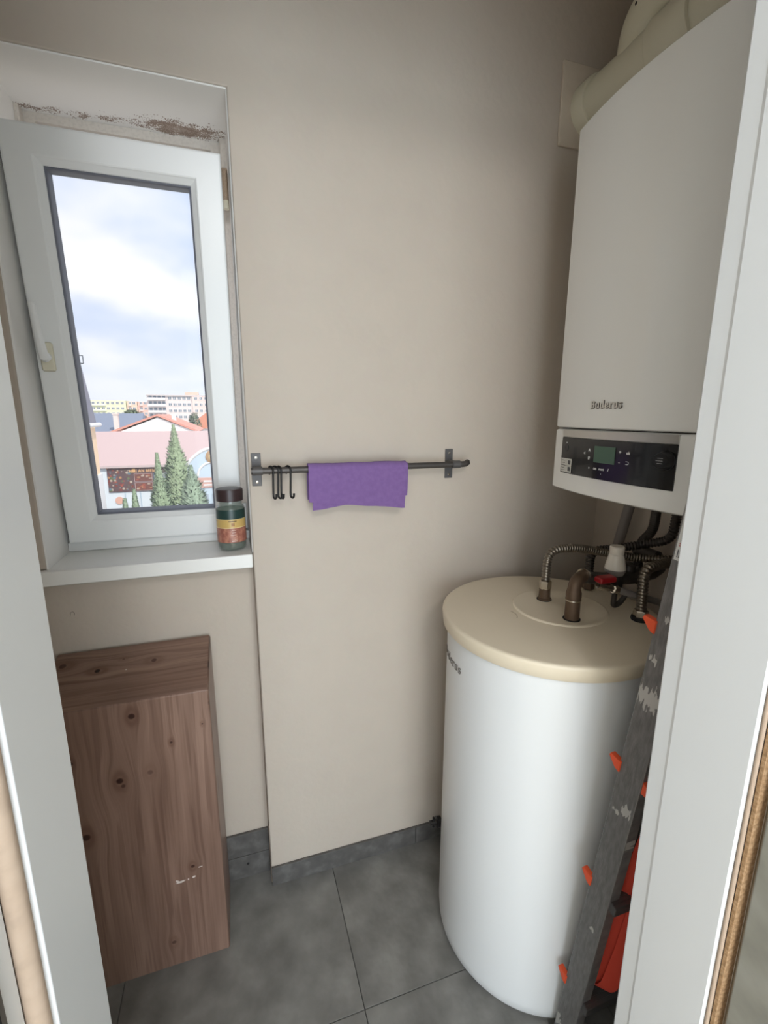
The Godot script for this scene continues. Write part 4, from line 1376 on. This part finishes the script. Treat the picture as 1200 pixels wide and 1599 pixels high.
func outside() -> void:
	var G := -8.5
	var o := struct("ground_outside", "pale street ground outside the window", "ground")
	var mb := MB.new()
	mb.box(Vector3(-500, G - 0.2, -700), Vector3(500, G, -3))
	part(mb, "paving", mottled(rgb(196, 192, 186), 0.06, 0.01, 0.1, 0.9, 80), o)
	var pane := mat(rgb(128, 138, 150), 0.2)
	var pale := mat(rgb(236, 236, 238), 0.7)

	# the restaurant with its mauve roof
	var z := -34.0
	o = thing("restaurant", "low restaurant with a mauve roof and dark menu banner", "building", Vector3(-4.0, G, z))
	mb = MB.new()
	mb.box(Vector3(-8, 0, -14), Vector3(10, 6.4, 0))
	part(mb, "wall", mat(rgb(222, 232, 240), 0.8), o)
	mb = MB.new()
	var prof := [Vector2(0.12, 6.6), Vector2(-8.0, 8.6), Vector2(-16.0, 6.5), Vector2(-16.0, 6.3), Vector2(-8.0, 8.4), Vector2(0.12, 6.46)]
	mb.prism(prof, 19.0, Transform3D(Basis(Vector3(0, 0, 1), Vector3(0, 1, 0), Vector3(1, 0, 0)), Vector3(-8.6, 0, 0)))
	part(mb, "roof", mottled(rgb(200, 176, 175), 0.05, 0.05, 0.9, 0.8, 82), o)
	mb = MB.new()
	mb.box(Vector3(-8.6, 6.44, 0.1), Vector3(10.4, 6.58, 0.2))
	part(mb, "gutter", mat(rgb(206, 190, 190), 0.6), o)
	# menu banner along the eaves
	var sg := mat(Color.WHITE, 0.6)
	sg.albedo_texture = ImageTexture.create_from_image(banner_image())
	mb = MB.new()
	mb.box(Vector3(-4.12, 4.78, 0.0), Vector3(0.3, 6.42, 0.06))
	mb.flat([Vector3(-4.1, 4.8, 0.065), Vector3(0.28, 4.8, 0.065), Vector3(0.28, 6.4, 0.065), Vector3(-4.1, 6.4, 0.065)], Vector3(0, 0, 1), [Vector2(0, 1), Vector2(1, 1), Vector2(1, 0), Vector2(0, 0)])
	var ban := part(mb, "menu_banner", sg, o)
	text_part("HỘI AN MEMO", 0.27, 0.02, sys_font("Droid Sans", true), mat(rgb(226, 180, 130), 0.6), ban, Transform3D(Basis(), Vector3(-1.85, 6.2, 0.066)), "lettering")
	# little round sign and door strips under it
	mb = MB.new()
	mb.lathe([Vector2(0, 0), Vector2(0.26, 0), Vector2(0.26, 0.05), Vector2(0, 0.05)], 24, turned(Vector3(0, 0, 1), Vector3(-3.55, 4.2, 0.0)))
	part(mb, "round_sign", mat(rgb(226, 178, 160), 0.6), o)
	for k in 4:
		mb = MB.new()
		mb.box(Vector3(-3.2 + k * 0.95, 0.2, 0.0), Vector3(-3.14 + k * 0.95, 4.75, 0.05))
		part(mb, "pilaster_strip", mat(rgb(186, 204, 220), 0.7), o)
	# the curved gable at the right with its golden emblem
	var gx := 2.75
	mb = MB.new()
	var gp := [Vector2(-1.85, 0), Vector2(-1.85, 6.3)]
	for k in 25:
		var t := k / 24.0
		var x := lerpf(-1.85, 1.85, t)
		gp.append(Vector2(x, 6.45 + 1.25 * pow(cos(clampf(x / 1.85, -1, 1) * PI / 2), 0.75)))
	gp.append(Vector2(1.85, 6.3)); gp.append(Vector2(1.85, 0))
	mb.prism(gp, 0.4, Transform3D(Basis(), Vector3(gx, 0, 0.35)), 0.02)
	part(mb, "curved_gable", mat(rgb(200, 218, 234), 0.8), o)
	var arc := []
	for k in 25:
		var x := lerpf(-1.85, 1.85, k / 24.0)
		arc.append(Vector3(gx + x, 6.45 + 1.25 * pow(cos(clampf(x / 1.85, -1, 1) * PI / 2), 0.75), 0.72))
	mb = MB.new()
	mb.tube(arc, 0.11, 10)
	part(mb, "gable_trim", pale, o)
	arc = []
	for k in 25:
		var a := PI * k / 24.0
		arc.append(Vector3(gx - cos(a) * 1.15, 5.75 + sin(a) * 1.0, 0.76))
	mb = MB.new()
	mb.tube(arc, 0.08, 10)
	part(mb, "gable_trim", pale, o)
	mb = MB.new()
	mb.lathe([Vector2(0, 0), Vector2(0.5, 0), Vector2(0.5, 0.1), Vector2(0.4, 0.14), Vector2(0, 0.12)], 32, turned(Vector3(0, 0, 1), Vector3(gx - 0.05, 7.1, 0.72)))
	var em := part(mb, "emblem", mat(rgb(186, 150, 112), 0.5), o)
	mb = MB.new()
	mb.lathe([Vector2(0.28, 0.12), Vector2(0.3, 0.16), Vector2(0.2, 0.17), Vector2(0.18, 0.12)], 24, turned(Vector3(0, 0, 1), Vector3(gx - 0.05, 7.1, 0.72)))
	part(mb, "emblem_ring", mat(rgb(232, 206, 150), 0.5), em)
	mb = MB.new()
	mb.box(Vector3(gx - 1.2, 4.95, 0.75), Vector3(gx + 1.2, 5.65, 0.82))
	var ls := part(mb, "door_sign", mat(rgb(214, 170, 160), 0.6), o)
	mb = MB.new()
	for k in 2:
		mb.box(Vector3(gx - 0.8, 5.08 + 0.26 * k, 0.82), Vector3(gx + 0.9, 5.2 + 0.26 * k, 0.84))
	part(mb, "sign_print", pale, ls)
	for k in 6:
		mb = MB.new()
		mb.box(Vector3(gx - 1.1 + k * 0.4, 3.4, 0.74), Vector3(gx - 0.95 + k * 0.4, 4.5, 0.8))
		part(mb, "door_slat", mat(rgb(170, 182, 198), 0.6), o)

	# the orange house at the left with a steep grey roof
	o = thing("orange_house", "orange rendered house with a steep grey slate roof", "house", Vector3(-10.1, G, -24.0))
	mb = MB.new()
	mb.box(Vector3(-4, 3.6, 0), Vector3(4.0, 9.5, 4.0))
	part(mb, "wall", mat(rgb(248, 218, 186), 0.8), o)
	mb = MB.new()
	mb.box(Vector3(-4, 0, -0.1), Vector3(4.06, 7.2, 4.1))
	part(mb, "plinth", pale, o)
	mb = MB.new()
	mb.prism([Vector2(-4.2, 9.6), Vector2(4.06, 9.6), Vector2(3.72, 12.2), Vector2(-3.6, 12.2)], 4.3, Transform3D(Basis(), Vector3(0, 0, -0.1)))
	part(mb, "roof", mottled(rgb(132, 132, 146), 0.1, 0.05, 1.0, 0.7, 84), o)
	mb = MB.new()
	mb.tube([Vector3(4.16, 9.5, 4.2), Vector3(4.16, 9.5, -0.2)], 0.1, 8)
	mb.tube([Vector3(4.1, 9.55, 4.22), Vector3(3.74, 12.2, 4.22)], 0.06, 8)
	part(mb, "gutter", pale, o)
	mb = MB.new()
	mb.box(Vector3(4.06, 3.4, 2.4), Vector3(4.5, 5.4, 3.6))
	part(mb, "side_porch", mat(rgb(226, 170, 158), 0.8), o)

	# white gabled house with a red roof
	o = thing("white_house", "white gabled house with a red tiled roof behind the restaurant", "house", Vector3(-8.5, G, -62.0))
	mb = MB.new()
	mb.prism([Vector2(-4.2, 0), Vector2(4.2, 0), Vector2(4.2, 7.9), Vector2(0.1, 9.6), Vector2(-4.2, 7.9)], 12.0, Transform3D(Basis(), Vector3(0, 0, -12)))
	part(mb, "wall", mat(rgb(244, 242, 242), 0.8), o)
	mb = MB.new()
	mb.prism([Vector2(-5.1, 7.75), Vector2(0.05, 9.75), Vector2(0.05, 9.98), Vector2(-5.2, 7.95)], 12.3, Transform3D(Basis(), Vector3(0, 0, -12.1)))
	mb.prism([Vector2(4.6, 7.75), Vector2(0.05, 9.75), Vector2(0.05, 9.98), Vector2(4.7, 7.95)], 12.3, Transform3D(Basis(), Vector3(0, 0, -12.1)))
	part(mb, "roof", mottled(rgb(222, 156, 140), 0.06, 0.05, 0.8, 0.8, 86), o)
	mb = MB.new()
	mb.box(Vector3(1.4, 8.6, -3), Vector3(1.9, 10.0, -2.5))
	part(mb, "chimney", pale, o)

	# the wide grey-blue roof and its chimney
	o = thing("grey_roof_house", "house with a wide grey-blue roof and pale chimney", "house", Vector3(-16.5, G, -72.0))
	mb = MB.new()
	mb.box(Vector3(-4.5, 0, -9), Vector3(4.2, 7.6, 0))
	part(mb, "wall", pale, o)
	mb = MB.new()
	mb.prism([Vector2(0.6, 7.5), Vector2(-4.5, 10.1), Vector2(-9.6, 7.5)], 9.2, Transform3D(Basis(Vector3(0, 0, 1), Vector3(0, 1, 0), Vector3(1, 0, 0)), Vector3(-4.8, 0, 0)))
	part(mb, "roof", mottled(rgb(128, 138, 158), 0.08, 0.05, 0.6, 0.7, 88), o)
	mb = MB.new()
	mb.box(Vector3(1.5, 7.4, 0.9), Vector3(2.1, 9.9, 1.4))
	mb.box(Vector3(1.42, 9.9, 0.82), Vector3(2.18, 10.1, 1.48))
	part(mb, "chimney", mat(rgb(222, 216, 212), 0.8), o)

	# red roofed house beyond, at the right
	o = thing("red_roof_house", "small house with an orange red roof beside the round tree", "house", Vector3(-3.4, G, -92.0))
	mb = MB.new()
	mb.box(Vector3(-3.6, 0, -6), Vector3(6, 7.4, 0))
	part(mb, "wall", pale, o)
	mb = MB.new()
	mb.prism([Vector2(-4.4, 7.4), Vector2(6.4, 7.4), Vector2(3.0, 10.6), Vector2(-0.8, 10.2)], 7.0, Transform3D(Basis(), Vector3(0, 0, -6.5)))
	part(mb, "roof", mottled(rgb(214, 140, 112), 0.08, 0.05, 0.6, 0.8, 90), o)

	# the long pale apartment block
	o = thing("apartment_block", "long pale apartment block with stacked balconies", "building", Vector3(-22.0, G, -240.0))
	mb = MB.new()
	mb.box(Vector3(-13.6, 0, -12), Vector3(5.6, 18.5, 0))
	part(mb, "wall", mat(rgb(226, 216, 214), 0.8), o)
	mb = MB.new()
	mb.box(Vector3(5.6, 0, -12.5), Vector3(15.5, 18.5, 0.6))
	part(mb, "stair_wing", mat(rgb(230, 208, 202), 0.8), o)
	mb = MB.new()
	mb.box(Vector3(2.6, 18.5, -8), Vector3(8.4, 20.1, -1))
	part(mb, "roof_box", mat(rgb(228, 196, 180), 0.8), o)
	mb = MB.new()
	mb.box(Vector3(-13.8, 18.3, -12.2), Vector3(15.6, 18.7, 0.75))
	part(mb, "parapet", mat(rgb(206, 200, 200), 0.8), o)
	facade(o, -5.0, 5.2, 3.0, 2.85, 6, 5, 0.0, 1.5, 1.35, pale, pane)
	facade(o, 6.2, 15.0, 3.0, 2.85, 6, 4, 0.6, 1.3, 1.35, pale, pane)
	for r in 6:
		mb = MB.new()
		mb.box(Vector3(-13.2, 2.1 + 2.85 * r, 0), Vector3(-5.8, 2.25 + 2.85 * r, 1.5))
		mb.box(Vector3(-13.2, 2.25 + 2.85 * r, 1.4), Vector3(-5.8, 3.15 + 2.85 * r, 1.5))
		var bal := part(mb, "balcony", mat(rgb(232, 232, 236), 0.8), o)
		for k in 4:
			mb = MB.new()
			mb.box(Vector3(-12.9 + k * 1.9, 2.3 + 2.85 * r, 0.0), Vector3(-11.6 + k * 1.9, 4.4 + 2.85 * r, 0.06))
			part(mb, "balcony_door", pane, bal)
	# the farther blocks
	for e in [[-64.5, 9.0, 17.4, rgb(224, 228, 196), "pale green apartment block in the far distance"], [-52.4, 2.6, 17.0, rgb(230, 204, 184), "narrow orange apartment block between green and red ones"], [-46.6, 2.8, 16.8, rgb(228, 190, 178), "reddish apartment block next to the long pale block"]]:
		o = thing("distant_block", e[4], "building", Vector3(e[0], G, -300.0))
		mb = MB.new()
		mb.box(Vector3(-e[1], 0, -12), Vector3(e[1], e[2], 0))
		part(mb, "wall", mat(e[3], 0.8), o)
		facade(o, -e[1] + 0.6, e[1] - 0.6, 4.4, 2.9, 5, int(e[1] / 1.2), 0.0, 1.5, 1.4, pale, pane)
		for r in 5:
			mb = MB.new()
			mb.box(Vector3(-e[1] + 1, 3.0 + 2.9 * r, 0), Vector3(-e[1] * 0.1, 3.7 + 2.9 * r, 0.9))
			part(mb, "balcony", mat((e[3] as Color).lightened(0.4), 0.8), o)

	# trees
	var gm := mottled(rgb(140, 158, 132), 0.14, 0.02, 0.25, 0.9, 95)
	for e in [[Vector3(-33.1, G, -170), 9.2, 2.6, "broad green tree before the orange block"], [Vector3(-31.6, G, -178), 11.3, 3.0, "taller green tree in the row before the far blocks"], [Vector3(-30.3, G, -190), 9.4, 2.2, "lower green tree at the foot of the pale block"], [Vector3(-5.4, G, -80), 10.2, 1.1, "round grey green tree beside the orange red roof"]]:
		o = thing("leafy_tree", e[3], "tree", e[0])
		mb = MB.new()
		mb.tube([Vector3.ZERO, Vector3(0, e[1] * 0.6, 0)], [0.3, 0.12], 8)
		part(mb, "trunk", mat(rgb(110, 92, 78), 0.9), o)
		var rmax: float = e[2]
		mb = leafy(e[1], func(t): return rmax * sqrt(maxf(0.0, 1.0 - pow((t - 0.6) / 0.42, 2.0))) if t > 0.2 else 0.02, 3200, rmax * 0.32, int(e[1] * 10), 0.7)
		part(mb, "crown", gm, o)
	conifer(Vector3(-3.35, G, -30.0), 9.35, 0.24, 1.25, 101, "tall pointed light green conifer before the mauve roof", rgb(168, 190, 156))
	conifer(Vector3(-4.05, G, -27.4), 7.85, 0.17, 0.8, 102, "slim conifer just left of the tallest one", rgb(164, 188, 156))
	conifer(Vector3(-2.15, G, -24.9), 7.35, 0.34, 1.15, 103, "broad blue green conifer in front of the curved gable", rgb(162, 186, 164))
	conifer(Vector3(-5.05, G, -25.6), 6.1, 0.16, 0.42, 104, "small low conifer beneath the menu banner", rgb(162, 186, 158))
	conifer(Vector3(-5.12, G, -23.6), 5.95, 0.2, 0.4, 105, "smallest conifer under the round sign of the restaurant", rgb(162, 186, 160))

func banner_image() -> Image:
	var im := Image.create(512, 192, false, Image.FORMAT_RGB8)
	im.fill(rgb(98, 74, 78))
	var rg := RandomNumberGenerator.new()
	rg.seed = 12
	# a loose spread of dishes at the left, framed dish pictures, and blocks of menu lines
	var cols := [rgb(166, 82, 66), rgb(184, 134, 92), rgb(190, 176, 160), rgb(130, 58, 52), rgb(104, 116, 78), rgb(96, 126, 142)]
	for k in 60:
		var cx := rg.randi_range(4, 170)
		var cy := rg.randi_range(8, 180)
		var r := rg.randi_range(4, 11)
		var c: Color = cols[rg.randi_range(0, 5)]
		for y in range(-r, r + 1):
			for x in range(-r, r + 1):
				if x * x + y * y <= r * r and cx + x >= 0 and cx + x < 176 and cy + y >= 0 and cy + y < 192: im.set_pixel(cx + x, cy + y, c)
	for k in 2:
		var y0 := 46 + k * 74
		im.fill_rect(Rect2i(186, y0, 132, 68), rgb(180, 160, 160))
		im.fill_rect(Rect2i(190, y0 + 4, 124, 60), rgb(120, 70, 62))
		for j in 14:
			im.fill_rect(Rect2i(196 + rg.randi_range(0, 96), y0 + rg.randi_range(8, 48), rg.randi_range(8, 22), rg.randi_range(5, 12)), cols[rg.randi_range(0, 3)])
	im.fill_rect(Rect2i(328, 46, 180, 62), rgb(120, 134, 168))
	im.fill_rect(Rect2i(328, 118, 180, 70), rgb(110, 104, 132))
	for k in 4:
		im.fill_rect(Rect2i(360, 52 + k * 14, 130, 7), rgb(196, 194, 196))
	im.fill_rect(Rect2i(334, 112, 170, 9), rgb(232, 160, 120))
	for k in 3:
		im.fill_rect(Rect2i(372, 130 + k * 18, 110, 8), rgb(190, 188, 192))
	return im
